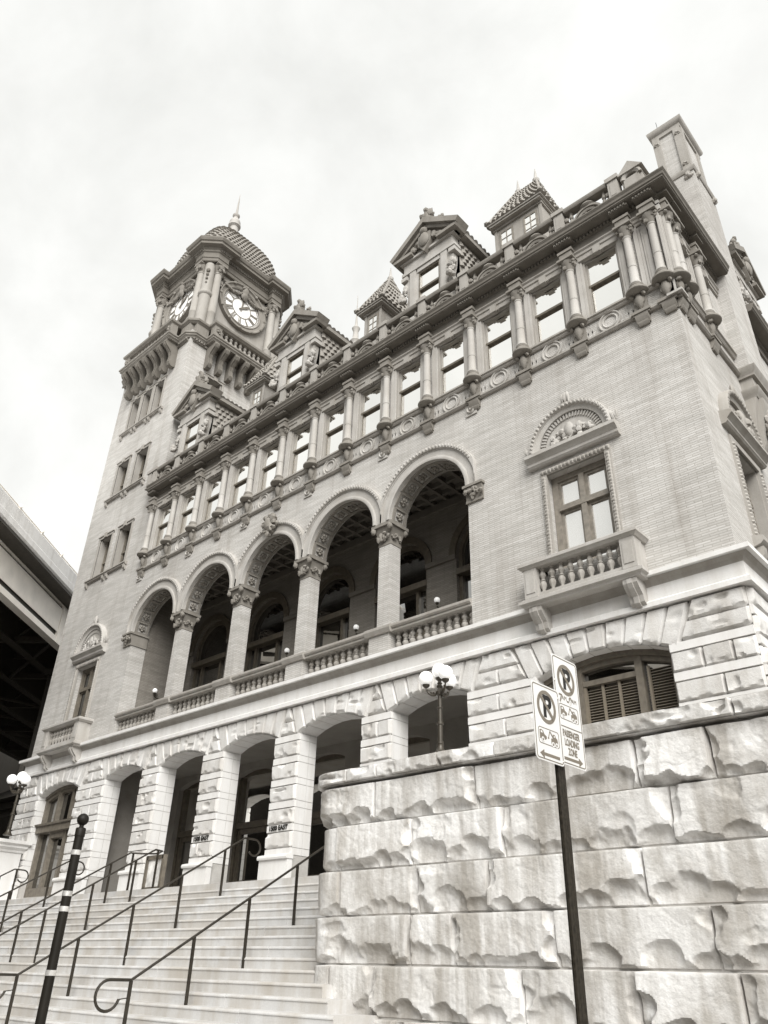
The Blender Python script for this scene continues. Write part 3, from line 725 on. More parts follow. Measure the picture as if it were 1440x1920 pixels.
def colonnette(f, u):
    m = MB(f)
    m.lathe(u, .10, [(.115, 15.20), (.135, 15.22), (.135, 15.26), (.108, 15.30), (.106, 15.75), (.115, 15.76), (.115, 15.79), (.104, 15.80), (.095, 16.72), (.112, 16.74), (.112, 16.77), (.095, 16.78)], 14)
    m.box(u - .24, u - .14, .0, .05, 15.07, 17.06); m.box(u + .14, u + .24, 0, .05, 15.07, 17.06); m.box(u - .30, u - .245, 0, .03, 15.07, 17.0); m.box(u + .245, u + .30, 0, .03, 15.07, 17.0)
    col = m.build('colonnette', 'terra_b', B)
    m = MB(f)
    m.lathe(u, .10, [(.11, 16.78), (.13, 16.83), (.155, 16.93), (.20, 17.02), (.20, 17.05)], 12); m.carve(u, .06, 16.92, .17, .09, .16, 14, 3, .05)
    for q in (-1, 1): m.blob((u + q * .17, .2, 17.0), (.05, .05, .055), 1, 6, 4, .2)
    m.box(u - .22, u + .22, -.01, .32, 17.055, 17.12); m.box(u - .17, u + .17, -.01, .24, 17.12, 17.42); m.box(u - .2, u + .2, -.01, .27, 17.335, 17.42)
    m.build('capital', 'terra_e', col)
    m = MB(f)                                            # bell base, pendant shield, lower corbel
    m.lathe(u, .08, [(.10, 14.90), (.24, 14.92), (.27, 14.95), (.27, 14.98), (.25, 15.0), (.25, 15.02), (.21, 15.04), (.17, 15.09), (.16, 15.13), (.17, 15.15), (.17, 15.18), (.14, 15.2)], 18)
    m.box(u - .16, u + .16, 0, .05, 14.43, 14.92)
    m.lathe(u, .06, [(.015, 14.50), (.06, 14.56), (.10, 14.67), (.115, 14.78), (.09, 14.88), (.04, 14.91)], 12); m.prism([(u - .13, 14.86), (u + .13, 14.86), (u + .12, 14.68), (u, 14.54), (u - .12, 14.68)], .05, .10)
    for q in (-1, 1): m.blob((u + q * .14, .13, 14.86), (.05, .07, .05), 3, 6, 4, .2)
    m.box(u - .20, u + .20, 0, .13, 14.30, 14.34); m.box(u - .225, u + .225, 0, .16, 14.345, 14.42)
    m.side_prism([(0, 14.08), (.05, 14.08), (.07, 14.14), (.12, 14.22), (.13, 14.30), (0, 14.30)], u - .15, u + .15)
    m.side_prism([(0, 14.04), (.05, 14.04), (.09, 14.10), (.09, 14.14), (0, 14.14)], u - .12, u + .12)
    m.build('corbel', 'terra_e', col)
    return col
cc0 = colonnette(FR, CX[0])
for c in CX[1:]: dup(cc0, (c - CX[0], 0, 0), B)
dup(cc0, (-3.80 - CX[0], 0, 0), B)
cr0 = colonnette(RT, .12); 
dup(cr0, (0, .42, 0), B); dup(cr0, (0, 1.70, 0), B)
m = MB(); m.f = lambda u, o, z: (u, o, z); m.box(XR - .12, XR + .05, -.05, .10, 14.43, 17.06); m.box(XR - .14, XR + .2, -.2, .14, 14.36, 14.42); m.box(XR - .1, XR + .12, -.12, .1, 17.12, 17.42); m.build('corner_pilaster', 'terra_b', B)
def upper_window(f, c, hw=.47):
    m = MB(f)
    m.box(c - hw, c - hw + .05, -.22, -.02, 15.08, 16.97); m.box(c + hw - .05, c + hw, -.22, -.02, 15.08, 16.97); m.box(c - hw + .05, c + hw - .05, -.22, -.05, 16.90, 16.97)
    m.box(c - hw + .05, c - hw + .09, -.23, -.09, 15.08, 16.90); m.box(c + hw - .09, c + hw - .05, -.23, -.09, 15.08, 16.90)
    w = m.build('sash_window', 'terra', B)
    m = MB(f); m.box(c - hw + .05, c + hw - .05, -.21, -.08, 16.09, 16.16); m.box(c - hw + .09, c + hw - .09, -.2, -.12, 15.08, 15.15); m.box(c - hw + .09, c - hw + .115, -.2, -.11, 15.1, 16.12); m.box(c + hw - .115, c + hw - .09, -.2, -.11, 15.1, 16.12); m.build('sash', 'wood', w)
    m = MB(f); m.box(c - hw + .06, c + hw - .06, -.175, -.16, 15.08, 16.1); m.box(c - hw + .06, c + hw - .06, -.13, -.115, 16.14, 16.91); m.build('pane', 'pane', w)
    m = MB(f)                                            # stepped lintel
    m.box(c - hw - .06, c + hw + .06, 0, .07, 16.97, 17.05); m.box(c - .16, c + .16, 0, .10, 16.93, 17.05); m.box(c - .09, c + .09, .0, .14, 16.90, 17.13); m.box(c - .26, c + .26, 0, .085, 16.96, 17.052)
    m.build('lintel', 'terra', w)
    return w
w0 = upper_window(FR, WX[0])
for c in WX[1:]: dup(w0, (c - WX[0], 0, 0), B)
v0 = upper_window(RT, 1.14, .35); dup(v0, (0, 1.31, 0), B)
# frieze panels, dentils, cornice
PC = [(-.01, 17.34), (.06, 17.34), (.06, 17.58), (.12, 17.60), (.12, 17.70), (.40, 17.70), (.40, 17.72), (.42, 17.72), (.42, 17.76), (.45, 17.78), (.46, 17.84), (.50, 17.90), (.50, 17.93), (.40, 17.95), (-.2, 17.98)]
b = MB(); b.sweep([(-25.07 + .5, 0), (XR, 0), (XR, 3.46)], PC); 
x = -24.55
while x < XR: b.box(x, x + .05, .12, .165, 17.60, 17.68); x += .095
b.f = RT; x = .0
while x < 3.4: b.box(x, x + .05, .12, .165, 17.60, 17.68); x += .095
b.f = FR
for c in CX + [-3.80]:
    b.box(c - .24, c + .24, .1, .34, 17.61, 17.695)
    for i in range(6): b.box(c - .22 + .075 * i, c - .18 + .075 * i, .34, .37, 17.62, 17.68)
b.f = RT
for c in (.12, .54, 1.82): b.box(c - .2, c + .2, .1, .34, 17.61, 17.695)
b.build('main_cornice', 'terra_d', B)
b = MB(RT); b.sweep([(XR, 5.15), (XR, YB)], PC); b.build('rear_cornice', 'terra_d', B)
# roof balustrade with wheel ornaments
ped = [c for c in CX]
def roof_pedestal(c):
    m = MB(); m.box(c - .13, c + .13, .10, .36, 17.95, 18.66); m.box(c - .15, c + .15, .08, .38, 17.95, 18.06); m.box(c - .07, c + .07, .36, .37, 18.14, 18.56)
    m.box(c - .17, c + .17, .06, .40, 18.665, 18.80)
    return m.build('parapet_pedestal', 'terra', B)
p0 = roof_pedestal(CX[0])
for c in ped[1:]: dup(p0, (c - CX[0], 0, 0), B)
dup(p0, (-25.1 + .35 - CX[0], 0, 0), B)
def roof_panel(c):
    m = MB()
    m.side_prism([(.12, 18.60), (.35, 18.60), (.38, 18.65), (.38, 18.72), (.32, 18.76), (.14, 18.76)], c - .60, c + .60); m.box(c - .63, c + .63, .14, .32, 17.96, 18.03)
    m.ring(c, 18.03, [(.22, .16), (.22, .30), (.28, .32), (.29, .22), (.35, .22), (.36, .30), (.42, .30), (.42, .16)], 0, pi, 16)
    for q in (-1, 1):
        m.lathe(c + q * .46, .22, [(.05, 0), (.05, .05), (.03, .08), (.06, .2), (.05, .27), (.03, .33), (.055, .36), (.06, .42), (.04, .46), (.05, .57)], 8, 1, 18.03)
        m.ring(c + q * .64, 18.05, [(.13, .17), (.13, .3), (.17, .31), (.20, .29), (.20, .17)], (pi / 2 if q > 0 else 0), (pi if q > 0 else pi / 2), 8)
        m.blob((c + q * .58, .26, 18.38), (.07, .06, .07), 4, 6, 5, .3)
    m.carve(c, .16, 18.20, .17, .13, .10, 10, 8, .07)
    m.lathe(c, .22, [(.02, 0), (.15, .04), (.2, .1), (.16, .17), (.05, .2)], 10, .7, 18.40)
    return m.build('parapet_scrollwork', 'terra_e', B)
r0 = roof_panel((CX[0] + CX[1]) / 2)
for a, c in zip(CX[1:], CX[2:]): dup(r0, ((a + c) / 2 - (CX[0] + CX[1]) / 2, 0, 0), B)
m = MB(); c = -3.95
m.box(c - .26, c + .26, -.3, .26, 17.95, 18.5); m.ring(c, 18.48, [(.15, -.3), (.15, .3), (.22, .34), (.27, .32), (.28, -.3)], 0, pi, 14); m.prism([(c - .33, 18.66), (c + .33, 18.66), (c, 19.02)], -.3, .36); m.box(c - .2, c + .2, .26, .3, 18.1, 18.5)
m.build('corner_aedicule', 'terra', B)
# main roof
def plane_tiles(mm, A, Bp, C, D, nu, nv, lift=.05):       # A,B lower edge, D,C upper edge
    A, Bp, C, D = map(Vector, (A, Bp, C, D)); nrm = (Bp - A).cross(D - A).normalized()
    mm.tiles(lambda a, b_: (A.lerp(Bp, a).lerp(D.lerp(C, a), b_), nrm), nu, nv, lift)
ID = lambda x, y, z: (x, y, z)
m = MB(ID); m.add([(-24.4, .35, 18.0), (XR - .1, .35, 18.0), (XR - 1.9, 3.4, 22.3), (-24.4, 3.4, 22.3)], [(0, 1, 2, 3)])
m.add([(XR - .1, .35, 18.0), (XR - .1, YB, 18.0), (XR - 1.9, YB, 22.3), (XR - 1.9, 3.4, 22.3)], [(0, 1, 2, 3)]); m.add([(-24.4, 3.4, 22.3), (XR - 1.9, 3.4, 22.3), (XR - 1.9, YB, 22.6), (-24.4, YB, 22.6)], [(0, 1, 2, 3)])
plane_tiles(m, (-24.4, .34, 18.02), (XR - .2, .34, 18.02), (XR - 1.95, 3.4, 22.33), (-24.4, 3.4, 22.33), 88, 22, .05)
m.build('tiled_roof', 'tile', B)

# --- gabled dormers
def gable_dormer(c, f=FR, o=-.05, seed=0):
    m = MB(f)
    for q in (-1, 1):
        m.box(c + q * .62 - .12, c + q * .62 + .12, o - .3, o, 18.0, 20.78); m.box(c + q * .47 - .05, c + q * .47 + .05, o - .3, o - .05, 18.0, 20.75)
        m.box(c + q * .62 - .09, c + q * .62 + .09, o, o + .02, 18.6, 20.6)
        # scroll console beside the window
        pl = [(c + q * .745, 18.0), (c + q * 1.28, 18.0), (c + q * 1.30, 18.75), (c + q * 1.16, 19.0), (c + q * .98, 19.15), (c + q * .90, 19.4), (c + q * .86, 19.8), (c + q * .92, 20.1), (c + q * .96, 20.5), (c + q * .745, 20.6)]
        m.prism(pl, o - .28, o - .06)
        m.ring(c + q * 1.16, 18.98, [(.05, o - .06), (.05, o + .06), (.12, o + .02), (.13, o + .06), (.2, o + .06), (.21, o - .06)], 0, 2 * pi, 16)
        m.carve(c + q * .95, o - .1, 19.95, .12, .38, .14, 22, 11 + q, .075); m.carve(c + q * .95, o - .06, 19.62, .10, .14, .2, 10, 5 + q, .09)
        m.box(c + q * .95 - .12, c + q * .95 + .12, o - .3, o + .03, 20.55, 20.70)
    m.box(c - .45, c + .45, o - .3, o - .02, 20.62, 20.78); m.box(c - .45, c + .45, o - .3, o, 18.0, 19.0)
    m.box(c - 1.06, c + 1.06, o - .3, o + .02, 20.785, 20.9); m.box(c - .98, c + .98, o - .3, o, 20.9, 21.25); m.box(c - 1.08, c + 1.08, o - .3, o + .08, 21.25, 21.33)
    d = m.build('gabled_dormer', 'terra_b', B)
    m = MB(f)
    hw, zt, za = 1.30, 21.42, 22.38; sl_ = (za - zt) / hw
    for q in (-1, 1):
        m.prism([(c + q * hw, zt), (c, za), (c, za + .24), (c + q * (hw + .10), zt + .16)], o - .3, o + .26)
        m.prism([(c + q * (hw - .05), zt - .1), (c, za - .16), (c, za - .005), (c + q * hw, zt - .005)], o - .3, o + .14)
    m.prism([(c - hw + .05, zt - .10), (c - .5, zt - .10), (c - .5, zt + .02), (c - hw, zt + .02)], o - .3, o + .22); m.prism([(c + .5, zt - .10), (c + hw - .05, zt - .10), (c + hw, zt + .02), (c + .5, zt + .02)], o - .3, o + .22)
    m.prism([(c - 1.15, zt - .1), (c + 1.15, zt - .1), (c, za - .1)], o - .2, o + .02)
    m.prism([(c - .24, 21.9), (c + .24, 21.9), (c + .26, 21.5), (c, 21.12), (c - .26, 21.5)], o, o + .18); m.blob((c, o + .2, 21.62), (.2, .10, .3), 1, 10, 8, .15); m.blob((c, o + .2, 22.0), (.15, .12, .14), 5, 8, 6, .2)
    m.carve(c - .42, o, 21.6, .22, .12, .14, 14, 3, .07); m.carve(c + .42, o, 21.6, .22, .12, .14, 14, 4, .07)
    m.box(c - .22, c + .22, o - .2, o + .2, 22.5, 22.62); m.carve(c, o - .06, 22.85, .26, .22, .14, 34, 6 + seed, .09); m.blob((c, o + .08, 22.8), (.14, .1, .22), 3); m.carve(c - .02, o, 23.1, .1, .1, .1, 8, 7, .07)
    m.carve(c + .55, o, 22.35, .16, .1, .1, 8, 9, .06); m.carve(c - .55, o, 22.35, .16, .1, .1, 8, 10, .06)
    m.build('pediment', 'terra_e', d)
    m = MB(f); m.box(c - .42, c - .37, o - .2, o - .06, 19.0, 20.62); m.box(c + .37, c + .42, o - .2, o - .06, 19.0, 20.62); m.box(c - .37, c + .37, o - .2, o - .06, 20.56, 20.62); m.box(c - .4, c + .4, o - .2, o - .05, 19.80, 19.88); m.build('window', 'wood', d)
    m = MB(f); m.box(c - .38, c + .38, o - .14, o - .125, 19.0, 20.6); m.build('pane', 'pane', d)
    m = MB(f)
    for q in (-1, 1):
        A_, B_, C_, D_ = [Vector(p) for p in ((c + q * 1.0, o - .30, 18.0), (c + q * 1.0, o - 3.2, 18.0), (c + q * 1.0, o - 3.2, 21.28), (c + q * 1.0, o - .30, 21.28))]
        m.add([tuple(A_), tuple(B_), tuple(C_), tuple(D_)], [(0, 1, 2, 3)])
        nrm = Vector((q, 0, 0)); m.tiles(lambda a, b_, A_=A_, B_=B_, C_=C_, D_=D_, nrm=nrm: (A_.lerp(B_, a).lerp(D_.lerp(C_, a), b_), nrm), 13, 15, .07)
        A_, B_, C_, D_ = [Vector(p) for p in ((c + q * 1.25, o - .31, 21.45), (c + q * 1.25, o - 3.4, 21.45), (c, o - 3.4, 22.42), (c, o - .31, 22.42))]
        m.add([tuple(A_), tuple(B_), tuple(C_), tuple(D_)], [(0, 1, 2, 3)])
        nrm = Vector((q * .61, 0, .79)); m.tiles(lambda a, b_, A_=A_, B_=B_, C_=C_, D_=D_, nrm=nrm: (A_.lerp(B_, a).lerp(D_.lerp(C_, a), b_), nrm), 14, 7, .06)
        m.box(c + q * 1.10 - .15, c + q * 1.10 + .15, o - 3.3, o - .3, 21.29, 21.44)
    m.build('roof', 'tile', d)
    return d
gd = gable_dormer(AC[0])
dup(gd, (AC[2] - AC[0], 0, 0), B); dup(gd, (AC[4] - AC[0], 0, 0), B)
gable_dormer(7.7, RT, .0, 3)
# --- small hipped dormers
def hip_dormer(c, hw, ew, ridge, wins):
    o = -.85; m = MB(); dp = 1.6
    m.box(c - hw, c + hw, o - dp, o, 18.8, 21.25); m.box(c - hw - .03, c - hw + .07, o, o + .03, 18.8, 21.3); m.box(c + hw - .07, c + hw + .03, o, o + .03, 18.8, 21.3)
    m.box(c - hw - .06, c + hw + .06, o - dp, o + .06, 21.2, 21.28); m.box(c - ew + .06, c + ew - .06, o - dp - .1, o + .2, 21.28, 21.35); m.box(c - ew, c + ew, o - dp - .1, o + .24, 21.35, 21.41)
    d = m.build('hipped_dormer', 'terra', B)
    for w in wins:
        m = MB()
        for q in (-1, 1): m.box(w + q * .21 - .03, w + q * .21 + .03, o, o + .03, 20.2, 21.05)
        m.box(w - .18, w + .18, o, o + .025, 20.99, 21.05); m.box(w - .018, w + .018, o, o + .022, 20.2, 20.99)
        for zz in (20.46, 20.72): m.box(w - .18, w + .18, o, o + .02, zz - .015, zz + .015)
        m.build('window', 'frame_l', d)
    for w in wins: m = MB(); m.box(w - .18, w + .18, o, o + .008, 20.2, 21.0); m.build('pane', 'pane', d)
    m = MB(); zt = 23.55; yc = o - dp / 2; rr = ridge
    cs = [(c - ew, o + .24), (c + ew, o + .24), (c + ew, o - dp - .1), (c - ew, o - dp - .1)]
    ap = [(c - rr, yc), (c + rr, yc), (c + rr, yc), (c - rr, yc)]
    for i in range(4):
        j = (i + 1) % 4; A_, B_ = Vector((*cs[i], 21.41)), Vector((*cs[j], 21.41)); C_, D_ = Vector((*ap[j], zt)), Vector((*ap[i], zt))
        if i in (1, 3): C_ = D_ = Vector((*ap[i if i == 1 else 3], zt))
        nrm = (B_ - A_).cross(D_ - A_).normalized()
        if nrm.z < 0: nrm = -nrm
        m.add([tuple(A_), tuple(B_), tuple(C_), tuple(D_)], [(0, 1, 2, 3)])
        m.tiles(lambda a, b_, A_=A_, B_=B_, C_=C_, D_=D_, nrm=nrm: (A_.lerp(B_, a).lerp(D_.lerp(C_, a), b_), nrm), 8 if i % 2 else int(ew * 12), 7, .06)
    for i in range(4): m.tube([(cs[i][0], cs[i][1], 21.43), (ap[i][0], ap[i][1], zt + .04)], .05, 6); m.blob((cs[i][0], cs[i][1], 21.48), (.09, .09, .08), i, 6, 5, .3)
    m.build('roof', 'tile', d)
    m = MB()
    for x in ({c - rr, c + rr}): m.lathe(x, yc, [(.10, zt - .1), (.12, zt), (.07, zt + .08), (.06, zt + .12), (.012, zt + .55)], 8)
    m.build('finial', 'terra_b', d)
    return d
h0 = hip_dormer(AC[1], .36, .62, 0., [AC[1]]); dup(h0, (AC[3] - AC[1], 0, 0), B)
hip_dormer(-7.8, .80, .95, .33, [-8.22, -7.38])
m = MB(ID)                                               # tall roof finial behind the second dormer
m.lathe(-18.9, 5, [(.9, 22.4), (.6, 24.2), (.35, 24.8), (.22, 25.2), (.3, 25.3), (.16, 25.5), (.2, 25.9), (.26, 26.0), (.14, 26.2), (.12, 26.6), (.19, 26.8), (.07, 27.0), (.03, 27.6), (.015, 28.9)], 12)
m.build('roof_finial', 'terra_b', B)
# --- chimney on the return
m = MB(ID)
m.box(-4.30, -3.33, 3.42, 5.02, 14.5, 22.2); m.box(-4.22, -3.42, 3.50, 4.95, 22.2, 24.5)
ch = m.build('chimney', 'brick', B)
m = MB(ID)
def band(x0, x1, y0, y1, prof): m.sweep([(x0, y1), (x0, y0), (x1, y0), (x1, y1)], prof, True)
band(-4.30, -3.33, 3.42, 5.02, [(-.02, 22.1), (.03, 22.12), (.07, 22.2), (.07, 22.26), (.02, 22.30), (-.1, 22.32)])
band(-4.22, -3.42, 3.50, 4.95, [(-.02, 24.30), (.05, 24.34), (.05, 24.5), (.12, 24.56), (.15, 24.66), (.15, 24.72), (-.2, 24.76)])
m.box(-4.2, -3.45, 3.55, 4.9, 24.7, 24.8)
for x in (-4.16, -3.50):
    m.box(x - .11, x + .11, 3.44, 3.5, 22.3, 24.34)
    for z in (22.55, 24.05): m.carve(x, 3.40, z, .07, .09, .05, 10, 4, .04)
    m.carve(x, 3.36, 22.0, .16, .1, .1, 14, 6, .07)
for y in (3.62, 4.8): m.box(-3.42, -3.37, y - .11, y + .11, 22.3, 24.34); m.f = lambda x, yy, z: (x, yy, z); m.carve(-3.3, y - .05, 22.0, .06, .1, .1, 10, 7, .07)
m.build('chimney_head', 'terra', ch); m = MB(ID)       # corbelled foot
band(-4.4, -3.30, 3.40, 5.04, [(-.3, 14.22), (.04, 14.22), (.04, 14.30), (.09, 14.36), (.12, 14.48), (.06, 14.54), (-.3, 14.56)])
m.box(-4.4, -3.34, 3.42, 5.02, 13.8, 14.22); band(-4.4, -3.34, 3.42, 5.02, [(-.3, 13.62), (.0, 13.62), (.03, 13.7), (.10, 13.80), (.10, 13.86), (-.3, 13.9)])
m.f = RT
for y in (3.75, 4.65): m.side_prism([(0, 12.2), (.1, 12.2), (.18, 12.35), (.2, 12.7), (.28, 13.1), (.38, 13.4), (.38, 13.62), (0, 13.62)], y - .2, y + .2); m.carve(y, .2, 12.9, .12, .5, .14, 20, 3, .1)
m.side_prism([(0, 12.6), (.1, 12.6), (.16, 13.1), (.28, 13.62), (0, 13.62)], 3.42, 5.0)
m.build('chimney_foot', 'terra', ch)
m = MB(ID); m.tube([(-4.05, 3.6, 24.7), (-4.06, 3.6, 25.35)], .008, 5); m.build('aerial', 'iron', ch)
# --- window and hood on the return
m = MB(RT); c = 2.1
for q in (-1, 1):
    m.box(c + q * .78 - .07, c + q * .78 + .07, -.02, .05, 8.9, 11.26)
    for i in range(26): m.blob((c + q * .78, .05, 8.95 + 2.3 * i / 26), (.07, .05, .06), i % 3, 6, 4, .3)
    m.box(c + q * .73 - .06, c + q * .73 - .05 + .1, -.35, -.02, 8.9, 11.26)
    for i in range(44): m.box(c + q * .70 - .02, c + q * .70 + .02, -.34, -.03, 8.95 + .052 * i, 8.98 + .052 * i)
m.box(c - .85, c + .85, -.02, .05, 11.26, 11.4); m.side_prism([(0, 11.52), (.10, 11.52), (.14, 11.56), (.14, 11.62), (.22, 11.70), (.26, 11.72), (.26, 11.80), (0, 11.86)], c - 1.12, c + 1.12)
for i in range(30): m.box(c - 1.05 + .07 * i, c - 1.02 + .07 * i, .1, .135, 11.55, 11.64)
m.ring(c, 11.84, [(.80, 0), (.80, .10), (.90, .13), (.92, .18), (1.0, .2), (1.02, .16), (1.02, 0)], 0, pi, 28)
for i in range(30): a = pi * (i + .5) / 30; m.blob((c + .96 * cos(a), .19, 11.84 + .96 * sin(a)), (.045, .03, .045), i % 4, 6, 4, .3)
m.prism([(c + .79 * cos(pi * i / 20), 11.84 + .79 * sin(pi * i / 20)) for i in range(21)], 0.0, .035); m.carve(c, .04, 12.1, .6, .25, .14, 40, 3, .08); m.blob((c, .12, 12.2), (.16, .1, .24), 1)
for k in range(3): m.blob((c + .07 * (k - 1), .12, 13.02), (.045, .05, .16), k, 6, 5, .3)
m.side_prism([(0, 8.72), (.14, 8.76), (.2, 8.82), (.2, 8.92), (0, 8.96)], c - .95, c + .95)
for q in (-1, 1): m.side_prism([(0, 8.42), (.06, 8.44), (.14, 8.56), (.15, 8.72), (0, 8.72)], c + q * .8 - .09, c + q * .8 + .09)
m.build('return_window_surround', 'terra', B)
m = MB(RT)
for q in (-1, 1): m.box(c + q * .62 - .06, c + q * .62 + .06, -.38, -.25, 8.95, 11.26)
m.box(c - .6, c + .6, -.36, -.22, 10.36, 10.46); m.box(c - .05, c + .05, -.37, -.24, 8.95, 11.26); w = m.build('casement_window', 'frame', B)
m = MB(RT); m.box(c - .6, c + .6, -.36, -.34, 8.95, 11.26); m.build('pane', 'pane_d', w)

# ================================================================= CLOCK TOWER
T = thing('clock_tower', 'square brick clock tower with tiled dome and spire at the far end of the station', 'tower', (TC[0], TC[1], 0))
b = MB(TF(0)); tz = 26.6
b.f = FR; b.wall(XL, -24.4, 14.36, tz, 0, .4, twin)
b.f = TF(1); b.wall(-2.75, 2.75, 14.36, tz, 0, .4, [dict(u=(-1.55, -.75), z=(22.9, 24.55))])
for k in (2, 3): b.f = TF(k); b.wall(-2.75, 2.75, 8.12, tz, 0, .4, [])
b.build('shaft', 'brick', T)
# tower windows
def tower_window(f, c, z0, z1, hw):
    m = MB(f)
    for q in (-1, 1): m.box(c + q * (hw + .06) - .06, c + q * (hw + .06) + .06, -.02, .03, z0 - .05, z1 + .1); m.box(c + q * (hw - .03) - .03, c + q * (hw - .03) + .03, -.35, -.03, z0, z1)
    m.box(c - hw - .12, c + hw + .12, -.02, .035, z1, z1 + .11); m.box(c - hw - .14, c + hw + .14, -.02, .07, z1 + .112, z1 + .16); m.box(c - .1, c + .1, 0, .09, z1 - .02, z1 + .2)
    w = m.build('tower_window', 'terra', T)
    m = MB(f); zm = (z0 + z1) / 2 - .1
    for q in (-1, 1): m.box(c + q * (hw - .10) - .04, c + q * (hw - .10) + .04, -.36, -.26, z0, z1)
    m.box(c - hw + .06, c + hw - .06, -.36, -.24, zm - .035, zm + .035); m.build('sash', 'frame', w)
    m = MB(f); m.box(c - hw + .06, c + hw - .06, -.34, -.325, z0, z1); m.build('pane', 'pane_k', w)
for p in twin: tower_window(FR, (p['u'][0] + p['u'][1]) / 2, p['z'][0], p['z'][1], (p['u'][1] - p['u'][0]) / 2)
tower_window(TF(1), -1.15, 22.9, 24.55, .40)
for u0, u1, z in ((-28.95, -25.55, 22.66), (-28.8, -25.75, 19.02), (-28.8, -25.75, 15.12)):
    m = MB(); m.side_prism([(0, z - .06), (.10, z - .05), (.10, z), (.14, z + .01), (.14, z + .06), (0, z + .08)], u0, u1)
    n = 6 if z > 22 else 4
    cs = [u0 + .1, u1 - .1] + [u0 + (u1 - u0) * t + d for t in ((1 / 3, 2 / 3) if n == 6 else (.5,)) for d in (-.14, .14)]
    for x in cs: m.side_prism([(0, z - .26), (.04, z - .26), (.10, z - .18), (.11, z - .06), (0, z - .06)], x - .06, x + .06)
    m.build('window_sill', 'terra', T)
# gallery on scroll consoles
m = MB()
for k in range(4):
    f = TF(k); m.f = f
    for i in range(7):
        u = -1.74 + .58 * i
        mc = MB(f); mc.side_prism([(0, 24.86), (.08, 24.80), (.20, 24.80), (.30, 24.88), (.34, 25.0), (.30, 25.14), (.28, 25.35), (.34, 25.55), (.5, 25.72), (.64, 25.82), (.70, 25.95), (.66, 26.10), (0, 26.12)], u - .12, u + .12)
        mc.side_prism([(.05, 24.9), (.30, 24.82), (.38, 25.0), (.33, 25.15), (.32, 25.33), (.38, 25.52), (.54, 25.69), (.68, 25.8), (.74, 25.95), (.6, 26.08), (.05, 26.08)], u - .05, u + .05)
        mc.build('scroll_console', 'terra_d', T)
    # corner mouldings
path = []
for k in range(4):
    f = TF(k)
    for u, o in ((-2.6, .12), (-1.95, .12), (-1.95, .62), (1.95, .62), (1.95, .12), (2.6, .12)):
        p = f(u, o, 0); path.append((p[0], p[1]))
m.sweep(path, [(-.9, 26.10), (.02, 26.10), (.04, 26.16), (.10, 26.20), (.10, 26.26), (.15, 26.30), (.15, 26.38), (.06, 26.42), (-.9, 26.44)], True)
m.sweep(path, [(-.5, 27.02), (.0, 27.02), (.03, 27.06), (.10, 27.10), (.12, 27.20), (.08, 27.25), (-.5, 27.27)], True)
for k in range(4):
    m.f = TF(k)
    m.box(-2.62, -1.95, -.4, .10, 26.43, 27.03); m.box(1.95, 2.62, -.4, .10, 26.43, 27.03)
    for q in (-1, 1):
        m.box(q * 1.78 - .19, q * 1.78 + .19, .3, .62, 26.43, 27.03); m.carve(q * 1.78, .60, 26.72, .09, .18, .06, 14, 4, .05); m.box(q * 2.3 - .22, q * 2.3 + .22, .1, .12, 26.5, 26.95)
    for i in range(12): m.box(-2.7 + .14 * i - .0, -2.62 + .14 * i, .1, .16, 26.0, 26.09) if i < 5 else None
    for i in range(5): m.box(2.0 + .14 * i, 2.08 + .14 * i, .1, .16, 26.0, 26.09)
    m.box(-2.62, 2.62, -.02, .08, 25.96, 26.10)
    balusters([TF(k)(-1.5 + 3.0 * i / 11, .46, 0)[:2] for i in range(12)], 26.43, .59, T, 8, 1.5)
gal = m.build('gallery', 'terra_e', T); 
# clock stage
m = MB(); cs_path = []
for k in range(4):
    m.f = TF(k); m.wall(-2.1, 2.1, 26.4, 32.3, -.65, .1, [])
m.build('clock_stage_wall', 'terra', T)
m = MB()
for k in range(4):
    m.f = TF(k)
    for q in (-1, 1):
        m = MB(TF(k)); m.box(q * 1.74 - .24, q * 1.74 + .24, -.7, -.16, 26.44, 27.35)
        m.lathe(q * 1.74, -.42, [(.26, 27.35), (.26, 27.42), (.21, 27.47), (.21, 28.55), (.22, 28.57), (.22, 28.62), (.205, 28.64), (.175, 31.15), (.2, 31.17), (.2, 31.22), (.17, 31.24)], 16); m.build('stage_column', 'terra', T)
    p = TF(k)(2.12, -.63, 0)
    m = MB(ID); m.lathe(p[0], p[1], [(.28, 26.44), (.28, 29.55), (.34, 29.6), (.36, 29.68), (.34, 29.78), (.27, 29.82), (.25, 31.7)], 16); m.build('corner_pier', 'terra', T)
m = MB()
